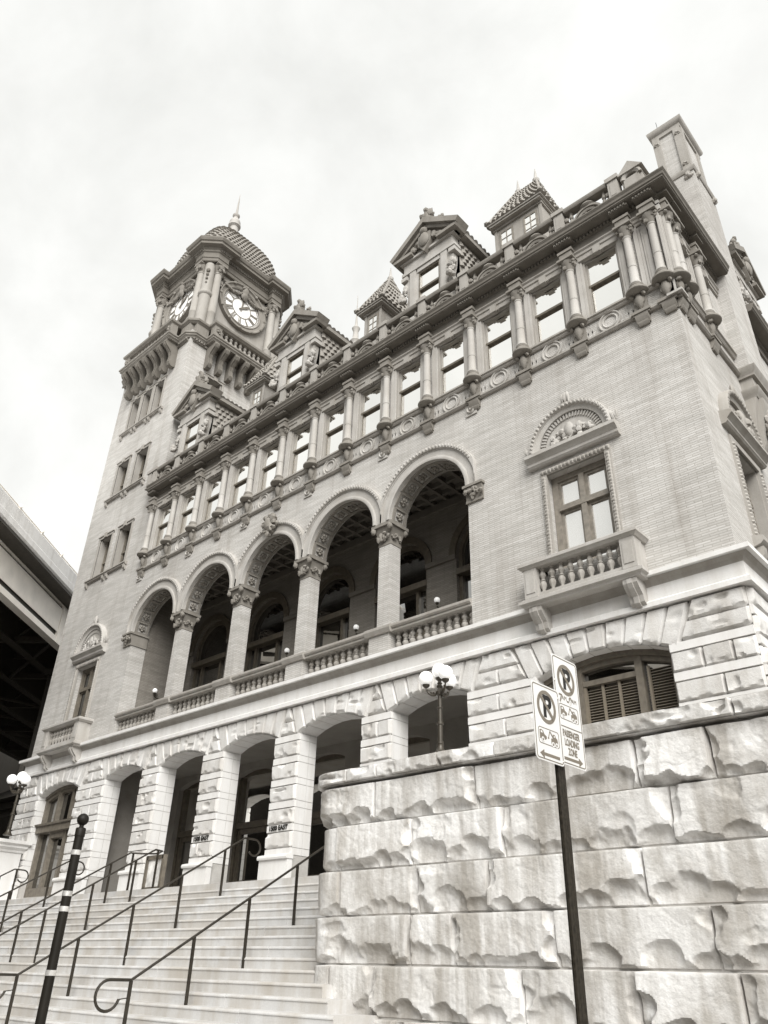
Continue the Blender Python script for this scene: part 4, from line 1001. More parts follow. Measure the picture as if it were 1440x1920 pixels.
for k in range(4):
    m.f = TF(k)
    for q in (-1, 1):
        m = MB(TF(k)); m.lathe(q * 1.74, -.42, [(.17, 31.24), (.2, 31.32), (.24, 31.5), (.3, 31.62), (.3, 31.68)], 12); m.carve(q * 1.74, -.40, 31.44, .22, .12, .26, 22, 4, .07); m.box(q * 1.74 - .3, q * 1.74 + .3, -.72, -.12, 31.68, 31.76); m.build('column_capital', 'terra_e', T)
    m = MB(TF(k))                                        # garland over the clock
    for i in range(40):
        t = -1 + 2 * i / 39; u = 1.45 * t; z = 31.45 - .42 * (1 - (2 * abs(t) - 1) ** 2)
        m.blob((u, -.52, z), (.085, .10, .085), i, 6, 5, .5)
    m.blob((0, -.50, 31.2), (.2, .14, .3), 9, 8, 7, .3); m.blob((0, -.48, 31.42), (.16, .14, .34), 4, 8, 7, .3); m.blob((.04, -.42, 31.72), (.1, .1, .1), 5, 8, 6, .2); m.blob((-.14, -.44, 31.62), (.08, .08, .09), 6, 8, 6, .2)
    m.carve(-1.42, -.62, 31.1, .08, .4, .16, 22, 6, .075); m.carve(1.42, -.62, 31.1, .08, .4, .16, 22, 7, .075)
    m.build('garland', 'terra_e', T); q = TF(k)(2.32, -.43, 0); m = MB(ID)
    for i, r in enumerate((.05, .07, .08, .10)): m.blob((q[0], q[1], 30.3 + .27 * i), (r, r, r * 1.2), i, 8, 6, .2)
    m.build('pier_drops', 'terra_d', T)
path = []
for k in range(4):
    f = TF(k)
    for u, o in ((-2.05, -.18), (-1.45, -.18), (-1.45, -.50), (1.45, -.50), (1.45, -.18), (2.05, -.18)):
        p = f(u, o, 0); path.append((p[0], p[1]))
m = MB(); m.sweep(path, [(-.9, 31.76), (.0, 31.76), (.03, 31.8), (.03, 31.95), (.07, 31.98), (.02, 32.02), (.02, 32.35), (.08, 32.40), (.08, 32.50), (.14, 32.55), (.14, 32.62), (.36, 32.66), (.36, 32.80), (.42, 32.84), (.47, 32.98), (.47, 33.06), (-.5, 33.2)], True)
m.sweep([(TC[0] - 2.1, TC[1] - 2.1), (TC[0] + 2.1, TC[1] - 2.1), (TC[0] + 2.1, TC[1] + 2.1), (TC[0] - 2.1, TC[1] + 2.1)], [(-2, 33.0), (.16, 33.0), (.2, 33.2), (.1, 33.3), (-2, 33.3)], True)
for k in range(4):
    m.f = TF(k)
    for i in range(24): m.box(-1.38 + .115 * i, -1.32 + .115 * i, -.44, -.35, 32.44, 32.54)
    for q in (-1, 1):
        for i in range(5): m.box(q * 1.75 - .26 + .115 * i, q * 1.75 - .2 + .115 * i, -.12, -.04, 32.44, 32.54)
m.build('tower_cornice', 'terra_d', T)
# clock faces
ROM = ('XII', 'I', 'II', 'III', 'IIII', 'V', 'VI', 'VII', 'VIII', 'IX', 'X', 'XI')
def clock(k):
    f0 = TF(k); cz = 30.4
    m = MB(f0); oo = -.65
    m.ring(0, cz, [(1.10, oo), (1.10, oo + .10), (1.16, oo + .14), (1.2, oo + .10), (1.32, oo + .12), (1.38, oo + .2), (1.44, oo + .2), (1.46, oo)], 0, 2 * pi, 48)
    for i in range(12): a = 2 * pi * i / 12; m.blob((1.39 * cos(a), oo + .2, cz + 1.39 * sin(a)), (.09, .06, .09), i, 6, 5, .2)
    c = m.build('clock_face', 'terra_e', T)
    m = MB(f0); m.prism([(1.12 * cos(2 * pi * i / 48), cz + 1.12 * sin(2 * pi * i / 48)) for i in range(48)], oo, oo + .03); m.build('dial', 'dial', c)
    m = MB(f0)
    m.ring(0, cz, [(.56, oo + .03), (.56, oo + .05), (.60, oo + .05), (.60, oo + .03)], 0, 2 * pi, 40); m.ring(0, cz, [(.99, oo + .03), (.99, oo + .05), (1.02, oo + .05), (1.02, oo + .03)], 0, 2 * pi, 40)
    for i in range(60): a = 2 * pi * i / 60; m.f = lambda u, o, z, a=a: f0((1.06 + z) * sin(a) + u * cos(a), o, cz + (1.06 + z) * cos(a) - u * sin(a)); m.box(-.01, .01, oo + .03, oo + .045, -.04, .04)
    for i, r in enumerate(ROM):
        a = 2 * pi * i / 12; m.f = lambda u, o, z, a=a: f0((.795 + z) * sin(a) + u * cos(a), o, cz + (.795 + z) * cos(a) - u * sin(a))
        wd = sum(.05 if ch == 'I' else .13 for ch in r); x = -wd / 2
        for ch in r:
            if ch == 'I': m.box(x + .010, x + .038, oo + .03, oo + .05, -.19, .19); x += .05
            else:
                w = .12
                if ch == 'X':
                    m.prism([(x, -.19), (x + .045, -.19), (x + w, .19), (x + w - .045, .19)], oo + .03, oo + .05); m.prism([(x + w - .02, -.19), (x + w, -.19), (x + .02, .19), (x, .19)], oo + .03, oo + .052)
                else:
                    m.prism([(x, .19), (x + .045, .19), (x + w / 2 + .02, -.19), (x + w / 2 - .02, -.19)], oo + .03, oo + .05); m.prism([(x + w - .02, .19), (x + w, .19), (x + w / 2 + .015, -.19), (x + w / 2 - .01, -.19)], oo + .03, oo + .052)
                x += .13
    m.build('numerals', 'terra_e', c)
    for nm, ang, ln, w in (('minute_hand', 2 * pi * 1 / 60, .98, .05), ('hour_hand', 2 * pi * 1.03 / 12 + .35, .62, .07)):
        m = MB(lambda u, o, z, a=ang: f0(z * sin(a) + u * cos(a), o, cz + z * cos(a) - u * sin(a)))
        m.prism([(-.025, -.2), (.025, -.2), (w, ln * .6), (0, ln), (-w, ln * .6)], oo + .06, oo + .075 if nm == 'minute_hand' else oo + .09); m.build(nm, 'frame', c)
for k in range(4): clock(k)
# dome
DP = [(1.98, 33.22), (2.13, 33.6), (2.18, 34.05), (2.15, 34.55), (2.02, 35.1), (1.80, 35.6), (1.48, 36.03), (1.08, 36.36), (.72, 36.62), (.50, 36.9)]
def dome_r(t):
    x = t * (len(DP) - 1); i = min(int(x), len(DP) - 2); q = x - i
    return DP[i][0] + (DP[i + 1][0] - DP[i][0]) * q, DP[i][1] + (DP[i + 1][1] - DP[i][1]) * q
m = MB(ID)
def dome_p(th, t):                                       # rounded-square plan
    r_, z_ = dome_r(t); n_ = 7 - 4.6 * t; c_, s_ = abs(cos(th)), abs(sin(th)); k_ = r_ / (c_ ** n_ + s_ ** n_) ** (1 / n_)
    return Vector((TC[0] + k_ * cos(th), TC[1] + k_ * sin(th), z_))
def dome_n(th, t):
    p_ = dome_p(th, t); a_ = dome_p(th + .01, t) - p_; b_ = dome_p(th, min(1, t + .01)) - dome_p(th, max(0, t - .01))
    return a_.cross(b_).normalized()
m.grid(lambda a, b_: tuple(dome_p(2 * pi * a, b_)), 72, 20)
rows = 24
for j in range(rows):
    r0_ = dome_r(j / rows)[0]; nt_ = max(10, round(7.2 * r0_ / .235)); j0, j1 = max(0, j - .3) / rows, (j + 1) / rows
    for i in range(nt_):
        pts = []; off = .5 if j % 2 else 0
        for tt, lf in ((j0, .075), (j1, .015)):
            for kk in range(5):
                th = 2 * pi * (i + off + kk / 4) / nt_; pts.append(tuple(dome_p(th, tt) + dome_n(th, tt) * lf * (.3 + sin(pi * kk / 4))))
        for kk in range(5): th = 2 * pi * (i + off + kk / 4) / nt_; pts.append(tuple(dome_p(th, j0)))
        m.add(pts, [(q, q + 1, 5 + q + 1, 5 + q) for q in range(4)] + [(10 + q, 10 + q + 1, q + 1, q) for q in range(4)])
m.build('tiled_dome', 'tile', T)
m = MB(ID); m.lathe(TC[0], TC[1], [(.60, 36.6), (.44, 36.95), (.30, 37.6), (.24, 38.1), (.24, 38.2), (.36, 38.3), (.36, 38.42), (.26, 38.46), (.32, 38.66), (.28, 38.8), (.16, 38.88), (.13, 39.1), (.21, 39.2), (.21, 39.28), (.08, 39.36), (.012, 41.2)], 12)
m.build('spire', 'terra_b', T)

# ================================================================= STAIRS, TERRACE AND RETAINING WALL
RI, TR = .165, .275; YE = -1.25
m = MB(ID); k = 0
m.box(-34, -9.55, YE, .6, 0, ZL); m.box(-24, -9.55, .6, 2.7, 0, ZL - .004)
for k in range(1, 20):
    z = ZL - RI * k; y = YE - TR * k
    if z < .1: break
    xr = -9.42 if k < 11 else -9.06 + .40 * (k - 11)
    rs = random.Random(k); x1 = xr; zb = z - .17 if k < 11 else 0
    while x1 > -34:
        x0 = max(-34, x1 - rs.uniform(1.5, 2.9)); jy, jz = rs.uniform(-.006, .006), rs.uniform(-.004, .003)
        yb = y + TR + (.05 if k < 11 else .6); y_ = y + jy; zt_ = z + jz
        m.side_prism([(y_, zb), (y_, zt_ - .045), (y_ - .012, zt_ - .04), (y_ - .012, zt_ - .026), (y_ + .012, zt_), (yb, zt_), (yb, zb)], x0 + .003, x1 - .003); x1 = x0
for k in range(1, 10): m.box(-34, -9.6, YE - TR * k + .04, YE - TR * (k - 1) + .1, 0, ZL - RI * k - .03)
m.box(-34, -9.6, YE - TR * 10 + .05, YE - .01, 0, ZL - RI * 10 - .02)
tag(m.build('stone_staircase', 'step'), 'wide flight of pale granite steps climbing to the arched entrance', 'staircase')
m = MB(ID); m.box(-9.5, 14, -3.7, .0, 0, 3.2); m.build('path', 'pave')['kind'] = 'structure'
RW = thing('retaining_wall', 'massive rock-faced stone retaining wall rounding off beside the steps', 'wall', (-3, -3.9, 0))
# path from the far right along the front, round the corner, back to the facade
YW, XW, RC = -3.97, -9.64, .42
L1 = 14 - (XW + RC); L2 = RC * pi / 2; L3 = 3.3
def wpath(s_, o):
    if s_ < L1: return (14 - s_, YW - o)
    if s_ < L1 + L2:
        a = (s_ - L1) / RC; return (XW + RC - (RC + o) * sin(a), YW + RC - (RC + o) * cos(a))
    return (XW - o, YW + RC + (s_ - L1 - L2))
def WF(u, o, z): x, y = wpath(u, o); return (x, y, z)
LT = L1 + L2 + L3
b = MB(WF); jb = MB(WF); rd = random.Random(21); sid = 500
zj = [0, .50, 1.11, 1.715, 2.32, 2.925, 3.55, 4.12]
for z0, z1 in zip(zj, zj[1:]):
    s0 = 5.0 + rd.uniform(-.8, 0)
    while s0 < LT:
        w = rd.choice((.75, 1.0, 1.3, 1.6, 2.0, 2.4)) * rd.uniform(.9, 1.1); s1 = min(LT, s0 + w)
        if s0 < L1 - .1 < s1 < L1 + L2 + .3: s1 = L1 - .1 if s0 < L1 - .6 else L1 + L2 + .25
        if s1 - s0 < .3: s1 = s0 + .45
        sid += 1; amp = rd.uniform(.09, .16) * (1.3 if z0 > 3.2 else 1)
        b.rock(lambda a, c, s0=s0, s1=s1, z0=z0, z1=z1: (s1 - .004 - (s1 - s0 - .008) * a, z0 + .005 + (z1 - z0 - .010) * c), s1 - s0, z1 - z0, 0, amp, sid, .015, 1)
        s0 = s1
n = 80
jb.grid(lambda a, c: (LT * a, -.01, 4.12 * c), 160, 1)
b.build('stone_courses', 'retain', RW, ang=32)
jb.build('wall_core', 'joint', RW)
b = MB(WF); s0 = 5.2
for w in [1.9, 2.3, 1.45, 1.6, 1.2, 1.9, 1.35, 2.2, 1.0, .95, 1.2, .62, 1.3, 1.0, 1.2, 1.2, .6]:
    s1 = min(LT, s0 + w); sid += 1
    if s1 - s0 < .2: break
    b.rock(lambda a, c, s0=s0, s1=s1: (s1 - .005 - (s1 - s0 - .01) * a, 4.16 + .20 * c), s1 - s0, .20, .17, .08, sid, .016, 0)
    b.grid(lambda a, c, s0=s0, s1=s1: (s1 - .005 - (s1 - s0 - .01) * a, .17 - .5 * c, 4.365), 12, 1, False); b.grid(lambda a, c, s0=s0, s1=s1: (s1 - .005 - (s1 - s0 - .01) * a, .18 - .3 * c, 4.155), 12, 1, False)
    for e in (s0 + .005, s1 - .005): b.add([(e, .16, 4.155), (e, -.4, 4.155), (e, -.4, 4.365), (e, .16, 4.365)], [(0, 1, 2, 3)])
    s0 = s1
b.build('coping', 'retain', RW, ang=60)
b = MB(ID); b.box(-9.3, 14, YW + .01, YW + .45, 4.0, 4.33); b.box(-9.5, -9.06, YW + .4, -.4, 3.9, 4.33); b.build('coping_bed', 'joint', RW)

# ---------------------------------------------------------------- handrails
def handrail(x, label, posts, ytop, topkind, scroll, k=1.0):
    y0 = posts[-1]; h = .87; zs = lambda y: ZL + (y - YE) * RI / TR
    t = thing('handrail', label, 'handrail', (x, posts[0], zs(posts[0])), 'handrails on the entrance steps')
    m = MB(ID); P = []
    if scroll:                                           # lower scroll
        r = .19; yc, zc_ = y0 - .34, zs(y0) + h - r
        arc_ = [(x, yc - r * sin(a), zc_ + r * cos(a)) for a in [i * pi * 1.42 / 16 for i in range(17)]]
        P = arc_[::-1]
        m.tube(P + [(x, y0, zs(y0) + h)], .021, 8); e = P[0]; m.tube([e, (x, y0, e[2] + .02)], .008, 6)
        start = (x, y0, zs(y0) + h)
    else: start = (x, y0 - 1.2, zs(y0 - 1.2) + h)
    m.tube([start, (x, ytop, zs(ytop) + h)], .021, 8)
    m.build('rail', 'rail', t)
    zt = zs(ytop) + h
    m = MB(ID)
    if topkind == 'loop':
        r = .17; m.tube([(x, ytop, zt), (x, ytop + .30, zt)] + [(x, ytop + .30 + r * sin(a), zt - r + r * cos(a)) for a in [i * pi * 1.3 / 12 for i in range(1, 13)]], .021, 8); m.build('rail_scroll', 'rail', t)
    elif topkind: m.tube([(x, ytop, zt), (x + topkind * .12, ytop + .28, zt), (x + topkind * .5, ytop + .42, zt - .01), (x + topkind * .68, ytop + .42, zt - .01)], .021, 8); m.build('rail_return', 'rail', t)
    for y in posts + ([ytop + .08] if topkind else []):
        yy = min(y, ytop + .08); k_ = math.floor((YE - yy) / TR + 1) if yy < YE else 0
        m = MB(ID); m.box(x - .011, x + .011, yy - .026, yy + .026, ZL - RI * k_, (zs(yy) + h if yy <= ytop else zt) - .01); m.build('post', 'rail', t)
    return t
PY = [-1.70, -2.72, -3.74, -4.76, -5.76]
handrail(-11.5, 'bronze handrail with a round scroll at its foot, climbing beside the retaining wall', PY[:], -1.2, 0, True)
handrail(-15.05, 'second handrail from the retaining wall, bronze pipe curling at top and bottom', PY[:], -1.2, 'loop', True)
handrail(-18.6, 'third handrail from the retaining wall, its top bent over beside the poster case', PY[:], -1.2, -1, True)
handrail(-19.75, 'fourth handrail from the retaining wall, bending over towards the third above the poster case', PY[:], -1.2, 1, True)
handrail(-22.9, 'handrail crossing behind the black post, its curled top before the tall glazed doorway', PY[:], -1.2, 'loop', True)
handrail(-26.1, 'handrail whose curled top stands in front of the white lamp pedestal', PY[:], -1.3, 'loop', False)
# poster case
t = thing('poster_case', 'small framed poster case standing on the landing between two bent handrails', 'poster case', (-18.9, -.95, ZL))
m = MB(); c = -18.95
for q in (-.36, .36): m.box(c + q - .05, c + q + .05, .86, .96, ZL, ZL + .82)
m.box(c - .36, c + .36, .86, .96, ZL + .72, ZL + .82); m.box(c - .36, c + .36, .86, .96, ZL + .0, ZL + .08); m.box(c - .5, c + .5, .8, 1.05, ZL, ZL + .03); m.build('case_frame', 'frame', t)
m = MB(); m.box(c - .32, c + .32, .90, .92, ZL + .08, ZL + .72); m.build('poster', 'louv', t)

# ---------------------------------------------------------------- street lamps
def street_lamp(loc, label, s, rot, arms):
    t = thing('street_lamp', label, 'lamp', loc, 'globe lamps on the stone walls', local=True); t.scale = (s, s, s); t.rotation_euler = (0, 0, rot)
    m = MB(ID)
    m.lathe(0, 0, [(.105, 0), (.105, .02), (.085, .04), (.06, .08), (.048, .14), (.05, .16), (.055, .165), (.055, .195), (.04, .20), (.038, .46), (.055, .47), (.055, .50), (.036, .51), (.034, .72), (.05, .73), (.05, .745), (.033, .75), (.030, .93), (.06, .95), (.065, 1.0), (.045, 1.02), (.035, 1.06), (.05, 1.08), (.05, 1.10), (.03, 1.12), (.045, 1.14), (.03, 1.16), (.028, 1.18), (.065, 1.21), (.068, 1.235), (.03, 1.24)], 16)
    m.carve(0, -.03, .98, .06, .05, .06, 14, 2, .03)
    m.build('post', 'lampiron', t)
    m = MB(ID); m.blob((0, 0, 1.355), (.125, .125, .125), 0, 24, 16, 0); m.build('globe', 'opal', t)
    for a in arms:
        m = MB(ID); ca, sa = cos(a), sin(a)
        pr = [(.03, .99), (.08, .955), (.14, .96), (.19, 1.0), (.225, 1.06), (.235, 1.09)]
        m.tube([(r * ca, r * sa, z) for r, z in pr], [.02, .022, .022, .02, .014, .012], 8)
        for r, z, q in ((.09, .99, .03), (.14, 1.0, .028), (.2, 1.04, .025)): m.blob((r * ca, r * sa, z), (q, q, q * .8), 3, 6, 5, .4)
        m.lathe(.235 * ca, .235 * sa, [(.012, 1.08), (.03, 1.09), (.058, 1.115), (.065, 1.14), (.03, 1.145)], 12)
        am = m.build('arm', 'lampiron', t)
        m = MB(ID); m.blob((.235 * ca, .235 * sa, 1.25), (.12, .12, .12), 0, 24, 16, 0); m.build('globe', 'opal', am)
    return t
street_lamp((-7.14, -4.02, 4.36), 'black iron lamp with white globes standing on the retaining wall coping', .93, 0, [radians(200), radians(-28), radians(86)])
LP = (-27.7, -1.1, 5.25)
street_lamp(LP, 'dark globe lamp on the white pedestal under the viaduct', 1.38, 0, [radians(150), radians(0), radians(270)])
t = thing('lamp_pedestal', 'white moulded stone pedestal carrying a globe lamp under the viaduct', 'pedestal', (LP[0] - .3, LP[1], ZL))
m = MB(ID); x, y = LP[0] - 1.5, LP[1] + .25
m.box(x - .8, x + .8, y - .75, y + .8, 0, ZL + .35); m.box(x - .72, x + .72, y - .68, y + .72, ZL + .35, 4.9); m.build('pedestal_block', 'lime', t)
m = MB(ID); m.sweep([(x - .72, y - .68), (x + .72, y - .68), (x + .72, y + .72), (x - .72, y + .72)], [(-.5, 4.85), (.03, 4.85), (.05, 4.92), (.12, 5.0), (.12, 5.06), (.2, 5.12), (.2, 5.22), (-.72, 5.25)], True); m.build('cap', 'lime', t)
# globe sconces on the loggia piers
s0_ = None
for i, (gx, gy, gz) in enumerate([(AC[0] - 1.5, 2.2, 10.42), (AC[1] - 1.5, 2.2, 10.42), (AC[2] - 1.5, 2.2, 10.42), (AC[3] - 1.5, 2.2, 10.42), (AC[4] - 1.15, 1.2, 10.0)]):
    if s0_ is None:
        t = thing('wall_globe_lamp', 'white globe wall lamp under the loggia arch next to the big balcony window', 'lamp', (gx, gy, gz), 'globe wall lamps inside the loggia', local=True)
        m = MB(ID); m.blob((0, 0, 0), (.085, .085, .085), 0, 18, 12, 0); m.build('globe', 'opal', t)
        m = MB(ID); m.lathe(0, 0, [(.03, -.13), (.05, -.1), (.05, -.07), (.03, -.07)], 10); m.tube([(0, 0, -.18), (0, .1, -.25), (0, .26, -.25)], .018, 6); m.build('bracket', 'lampiron', t); s0_ = t
    else:
        t = s0_.copy(); COL.objects.link(t); t.location = (gx, gy, gz); del t['label']
        t['label'] = ['', 'white globe wall lamp between the loggia column under the cartouche and the balcony end', 'white globe wall lamp behind the loggia column below the cartouche', 'white globe wall lamp hidden behind loggia columns towards the clock tower', 'white globe wall lamp under the last loggia arch at the clock tower'][i]
        for ch in list(s0_.children): d = ch.copy(); COL.objects.link(d); d.parent = t

# ---------------------------------------------------------------- black post with ball top
t = thing('bollard_post', 'slim black post with a ball top and silver bands beside the steps', 'post', (-4.88, -10.46, 0))
bx, by = -4.88, -10.46
m = MB(ID); m.lathe(bx, by, [(.028, 0), (.028, 2.29), (.031, 2.292), (.031, 2.335), (.028, 2.34), (.014, 2.345), (.014, 2.36)], 20); m.build('shaft', 'iron', t)
m = MB(ID); m.blob((bx, by, 2.39), (.036, .036, .036), 0, 20, 14, 0); m.build('ball', 'iron', t)
for z in (2.185, 1.958, 1.876, 1.55):
    m = MB(ID); m.lathe(bx, by, [(.0285, z), (.0297, z + .001), (.0297, z + .027), (.0285, z + .028)], 20); m.build('silver_band', 'silver', t)

# ---------------------------------------------------------------- parking signs
PX, PYY = -2.50, -8.67
t = thing('parking_sign_post', 'steel post carrying two white no-parking signs in front of the wall', 'sign', (PX, PYY, 0))
m = MB(ID)
dirv = Vector((0.02, 1.0, 0)).normalized()
nv_ = Vector((dirv.y, -dirv.x, 0)).normalized()          # side facing the street
def post_f(u, o, z): p = Vector((PX, PYY, 0)) + dirv * u + nv_ * o; return (p.x, p.y, z)
m.f = post_f; m.side_prism([(-.028, 0), (.0, 0), (.0, 3.2), (-.028, 3.2)], -.012, .012); m.box(-.040, -.014, -.014, 0.0, 0, 3.2); m.box(.014, .040, -.014, 0, 0, 3.2); m.box(-.02, .02, -.034, -.028, 0, 3.2)
m.build('post', plain('rusty_post', .022, .6, k=.35, var=.5, scale=40.), t)
def rrect(w, h, r, n=5):
    P = []
    for cx, cy, a0 in ((w / 2 - r, h / 2 - r, 0), (-w / 2 + r, h / 2 - r, pi / 2), (-w / 2 + r, -h / 2 + r, pi), (w / 2 - r, -h / 2 + r, 1.5 * pi)):
        P += [(cx + r * cos(a0 + i * pi / 2 / n), cy + r * sin(a0 + i * pi / 2 / n)) for i in range(n + 1)]
    return P
def outline(mm, w, h, r, th, o0, o1):
    A_, B_ = rrect(w, h, r), rrect(w - 2 * th, h - 2 * th, max(.004, r - th)); n = len(A_)
    for i in range(n):
        j = (i + 1) % n; mm.prism([A_[i], A_[j], B_[j], B_[i]], o0, o1)
def sign(uc, zc_, w, h, o, kind, label, tw=0.):
    du, dn = dirv, nv_
    def f(u, oo, z): p = Vector((PX, PYY, 0)) + du * (uc + u) + dn * (o + oo); return (p.x, p.y, zc_ + z)
    m = MB(f); m.prism(rrect(w, h, .025), 0, .004); s_ = m.build('sign_panel', 'white', t, label)
    m = MB(f); outline(m, w - .018, h - .018, .02, .006, .004, .0055)
    rc = .104; cz = .205 if kind == 'R' else .098
    m.ring(0, cz, [(rc - .024, .004), (rc - .024, .0062), (rc, .0062), (rc, .004)], 0, 2 * pi, 40, sm=False)
    th = .011; a = radians(45)
    m.f = lambda u, oo, z: f(u * cos(a) + z * sin(a), oo, cz - u * sin(a) + z * cos(a)); m.box(-rc + .01, rc - .01, .0065, .0078, -th, th)
    m.f = f
    if kind == 'R': m.box(-w / 2 + .012, w / 2 - .012, .004, .0055, -.117, -.111); icz = -.018
    else: icz = -.088
    def at(uu, zz): return lambda u, oo, z: f(uu + u, oo, zz + z)
    ar = -h / 2 + .04; q = 1 if kind == 'R' else -1
    m.prism([(-.105 * 1, ar - .009), (.07, ar - .009), (.07, ar + .009), (-.105, ar + .009)] if q > 0 else [(-.07, ar - .009), (.105, ar - .009), (.105, ar + .009), (-.07, ar + .009)], .004, .0055)
    m.prism([(q * .11, ar), (q * .065, ar + .026), (q * .065, ar - .026)], .004, .0058)
    # tow-away pictogram
    f1 = at(0, icz); m.f = f1; outline(m, .225, .10, .02, .004, .004, .0055)
    m.prism([(-.098, -.022), (-.04, -.022), (-.026, -.014), (-.026, .0), (-.05, .010), (-.062, .030), (-.086, .034), (-.098, .030)], .004, .0055)
    m.prism([(.024, -.034), (.096, -.034), (.096, -.008), (.090, .006), (.078, .010), (.068, .028), (.046, .026), (.040, .0), (.024, -.002)], .004, .0055)
    m.prism([(.010, .038), (.016, .042), (.052, .006), (.044, .0)], .004, .0057); m.prism([(.010, .038), (.015, .038), (-.002, -.004), (-.008, -.004)], .004, .0058); m.prism([(-.012, -.002), (.002, -.002), (.0, -.010), (-.01, -.010)], .004, .0056)
    for uu, zz in ((-.068, -.024), (.042, -.036), (.08, -.036)): m.ring(uu, zz, [(.001, .006), (.001, .0066), (.008, .0066), (.008, .006)], 0, 2 * pi, 14, sm=False)
    m2 = MB(f1); m3 = m
    for uu, zz in ((-.068, -.024), (.042, -.036), (.08, -.036)): m2.ring(uu, zz, [(.008, .0055), (.008, .0063), (.016, .0063), (.016, .0055)], 0, 2 * pi, 16, sm=False)
    m2.prism([(-.088, .014), (-.068, .014), (-.072, .026), (-.088, .026)], .0055, .006); m2.prism([(.054, .010), (.066, .010), (.062, .022), (.056, .022)], .0055, .006); m2.build('symbol_cutouts', 'white', s_); m = m3
    m.build('sign_border_and_symbols', 'grey', s_)
    text_mesh('P', .19, lambda u, oo, z: f(u + .004, .0058 + oo, cz + z - .004), 'letter_p', 'black', s_, .0006, bold=.006)
    if kind == 'R':
        text_mesh('7', .075, lambda u, oo, z: f(-.085 + u, .005 + oo, .066 + z), 'hours_text', 'grey', s_, .0006, bold=.002)
        text_mesh('AM', .042, lambda u, oo, z: f(-.043 + u, .005 + oo, .074 + z), 'hours_text', 'grey', s_, .0006)
        text_mesh('-9', .075, lambda u, oo, z: f(.020 + u, .005 + oo, .066 + z), 'hours_text', 'grey', s_, .0006, bold=.002)
        text_mesh('AM', .042, lambda u, oo, z: f(.075 + u, .005 + oo, .074 + z), 'hours_text', 'grey', s_, .0006)
        for i, wd in enumerate(('PASSENGER', 'LOADING', 'ZONE')): text_mesh(wd, .061, lambda u, oo, z, i=i: f(.0 + u, .005 + oo, -.158 - .056 * i + z), 'zone_text', 'grey', s_, .0006, sx=.62, bold=.002)
    m = MB(f)
    for zz in (h / 2 - .18 if kind == 'R' else h / 2 - .05, -h / 2 + .03): m.lathe(w / 2 - .012 if kind == 'L' else -w / 2 + .012, .005, [(.007, -.004), (.007, .004)], 10, 1, zz)
    m.build('bolt', 'silver', s_)
    return s_

# ================================================================= VIADUCT
V = thing('highway_viaduct', 'tall steel girder viaduct passing behind the clock tower end of the station', 'viaduct', (-33, 0, 0))
vd = Vector((-.640, .768, 0)).normalized(); vn = Vector((vd.y, -vd.x, 0)) * 1.0
if vn.x < 0: vn = -vn
VO = Vector((-31.55, -1.45, 0))
def VF(u, o, z): p = VO + vd * u + vn * o; return (p.x, p.y, z)   # o towards the station
m = MB(VF); u0, u1 = -60, 70
GO = -.75
m.box(u0, u1, GO - .03, GO, 15.44, 16.60); m.box(u0, u1, GO - .2, GO + .02, 16.72, 16.80)
m.box(u0, u1, GO - .4, GO + .02, 14.93, 15.20)
girder = m.build('girder', 'steel', V)
m = MB(VF); m.box(u0, u1, GO - .2, GO - .1, 15.19, 15.46); m.box(u0, u1, GO - .2, GO - .08, 16.59, 16.73); m.box(u0, u1, -14, .02, 16.81, 16.93); m.build('gap_and_soffit_shade', 'dsteel', girder)  # near-black strips and sheet stand for shadow lines and shaded deck soffit
for u in (5.68, -3.4, 14.8, 23.9):
    m = MB(VF); m.box(u - .34, u + .34, GO - .09, GO + .03, 15.21, 16.72)
    for i in range(13):
        for q in (-.24, -.1, .1, .24): m.blob((u + q, GO + .03, 15.44 + .092 * i), (.022, .022, .022), 0, 6, 4, 0)
    m.box(u - .34, u + .34, GO + .01, GO + .05, 14.92, 15.208); m.build('splice_plate', 'steel', girder)
m = MB(VF)
m.side_prism([(-14, 16.94), (.04, 16.94), (.10, 17.02), (.10, 17.30), (.07, 17.34), (.07, 17.92), (-.2, 17.92), (-.2, 17.2), (-14, 17.2)], u0, u1)
m.build('deck_and_parapet', 'conc', V)
m = MB(VF); m.tube([(u0, .02, 18.03), (u1, .02, 18.03)], .035, 6)
for i in range(60): u = u0 + 2.15 * i; m.box(u - .05, u + .05, -.03, .07, 17.9, 18.1); m.blob((u, .04, 18.08), (.09, .09, .11), i, 8, 6, .2)
m.build('railing', 'steel', V)
m = MB(VF)
for o in (-3.2, -6.0, -8.8, -11.6, -14):
    m.box(u0, u1, o - .03, o + .03, 15.1, 16.64); m.box(u0, u1, o - .22, o + .22, 15.05, 15.14)
for i in range(24):
    u = u0 + 5.5 * i; m.box(u - .12, u + .12, -14, -.9, 15.15, 15.4); m.box(u - .1, u + .1, -14, -.9, 16.3, 16.5)
    for o in (-.4, -3.2, -6, -8.8, -11.6): m.tube([(u, o - .6, 15.2), (u, o - 1.6, 16.4), (u, o - 2.8, 15.2)], .07, 5)
    m.tube([(u, -1.2, 15.12), (u + 5.5, -6, 15.12)], .09, 5); m.tube([(u + 5.5, -6, 15.12), (u, -11.6, 15.12)], .09, 5)
m.build('under_deck_bracing', 'dsteel', V)
m = MB(VF)
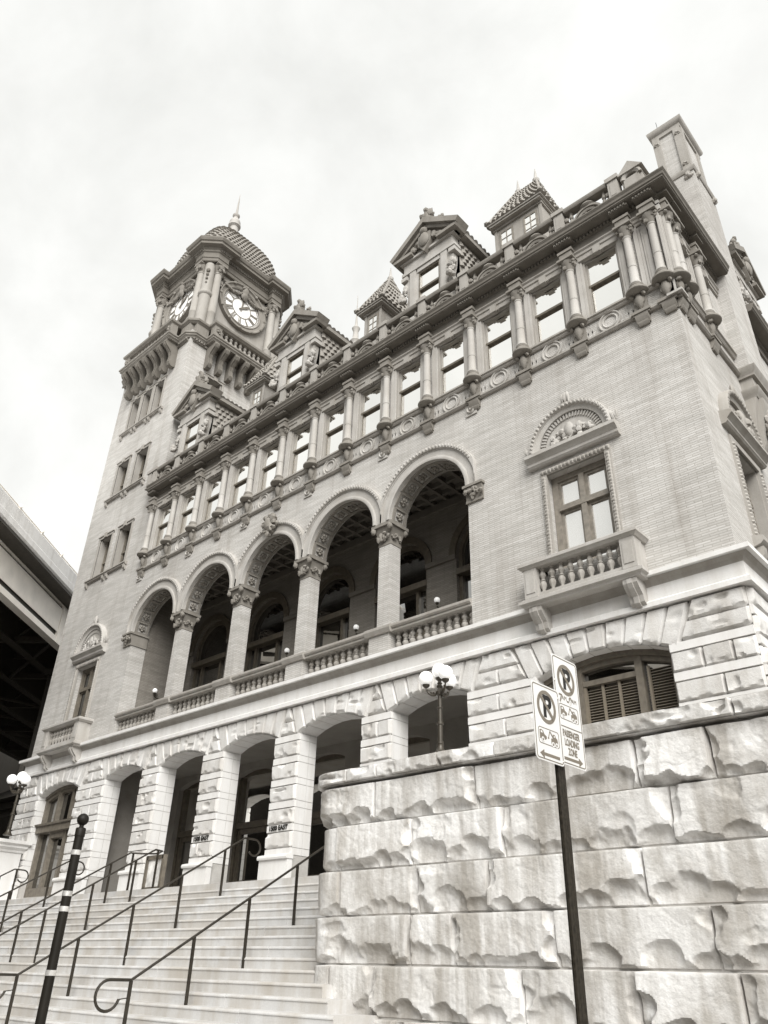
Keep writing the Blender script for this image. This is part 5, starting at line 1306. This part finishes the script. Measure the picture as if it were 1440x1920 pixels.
for u in (-16, 10, 34):
    for o in (-2.5, -11.5):
        m = MB(VF); m.box(u - .35, u - .29, o - .35, o + .35, 0, 15); m.box(u + .29, u + .35, o - .35, o + .35, 0, 15); m.box(u - .3, u + .3, o - .36, o - .33, 0, 15)
        for z in range(0, 15): m.box(u - .3, u + .3, o + .33, o + .35, z, z + .65)
        m.box(u - .5, u + .5, o - .5, o + .5, 14.7, 15.05); m.build('support_column', 'dsteel', V)
# near-black backdrop block and hut under the viaduct
t = thing('dark_backdrop', 'long near-black block added as a dark backdrop behind the viaduct', 'building', (-60, 30, 0))
m = MB(VF); m.box(-30, 80, -44, -17, 0, 24); m.build('wall', 'shade_brick', t)  # added block that keeps the view under the deck dark
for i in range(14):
    m = MB(VF); m.box(-26 + 7 * i - .4, -26 + 7 * i + .4, -17, -16.6, 0, 22); m.build('pilaster', 'shade_brick', t)
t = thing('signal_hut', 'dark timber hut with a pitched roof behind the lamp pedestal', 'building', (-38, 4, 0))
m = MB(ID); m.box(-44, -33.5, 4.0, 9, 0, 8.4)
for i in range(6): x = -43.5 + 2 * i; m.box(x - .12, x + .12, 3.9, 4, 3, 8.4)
m.box(-44.2, -33.3, 3.8, 4.1, 5.0, 5.2); m.box(-44.2, -33.3, 3.75, 4.1, 8.0, 8.3); m.build('wall', 'shade_brick', t)
m = MB(ID); m.side_prism([(3.3, 8.35), (9.5, 8.35), (6.5, 10.2)], -44.4, -33.0); m.build('roof', 'shade_brick', t)
m = MB(ID)
for i in range(5): x = -42.5 + 2 * i; m.box(x - .7, x + .7, 3.96, 3.985, 5.4, 7.7)
m.build('window', 'pane_d', t)
# signs last: they use their own size in metres
sign(-.152, 2.955, .305, .475, .020, 'L', 'shorter no-parking sign with an arrow pointing left')
sign(.142, 3.10, .305, .71, .002, 'R', 'taller no-parking and passenger loading zone sign')

t = thing('opposite_building', 'plain brick warehouse across the street', 'building', (0, -45, 0))
m = MB(ID); m.box(-70, 30, -60, -44, 0, 11); m.build('wall', 'brick_in', t)
for j in range(3):
    for i in range(24):
        m = MB(ID); x = -67 + 4 * i; m.box(x - .7, x + .7, -44, -43.95, 1.2 + 3.4 * j, 3.4 + 3.4 * j); m.build('window', 'pane_d', t)
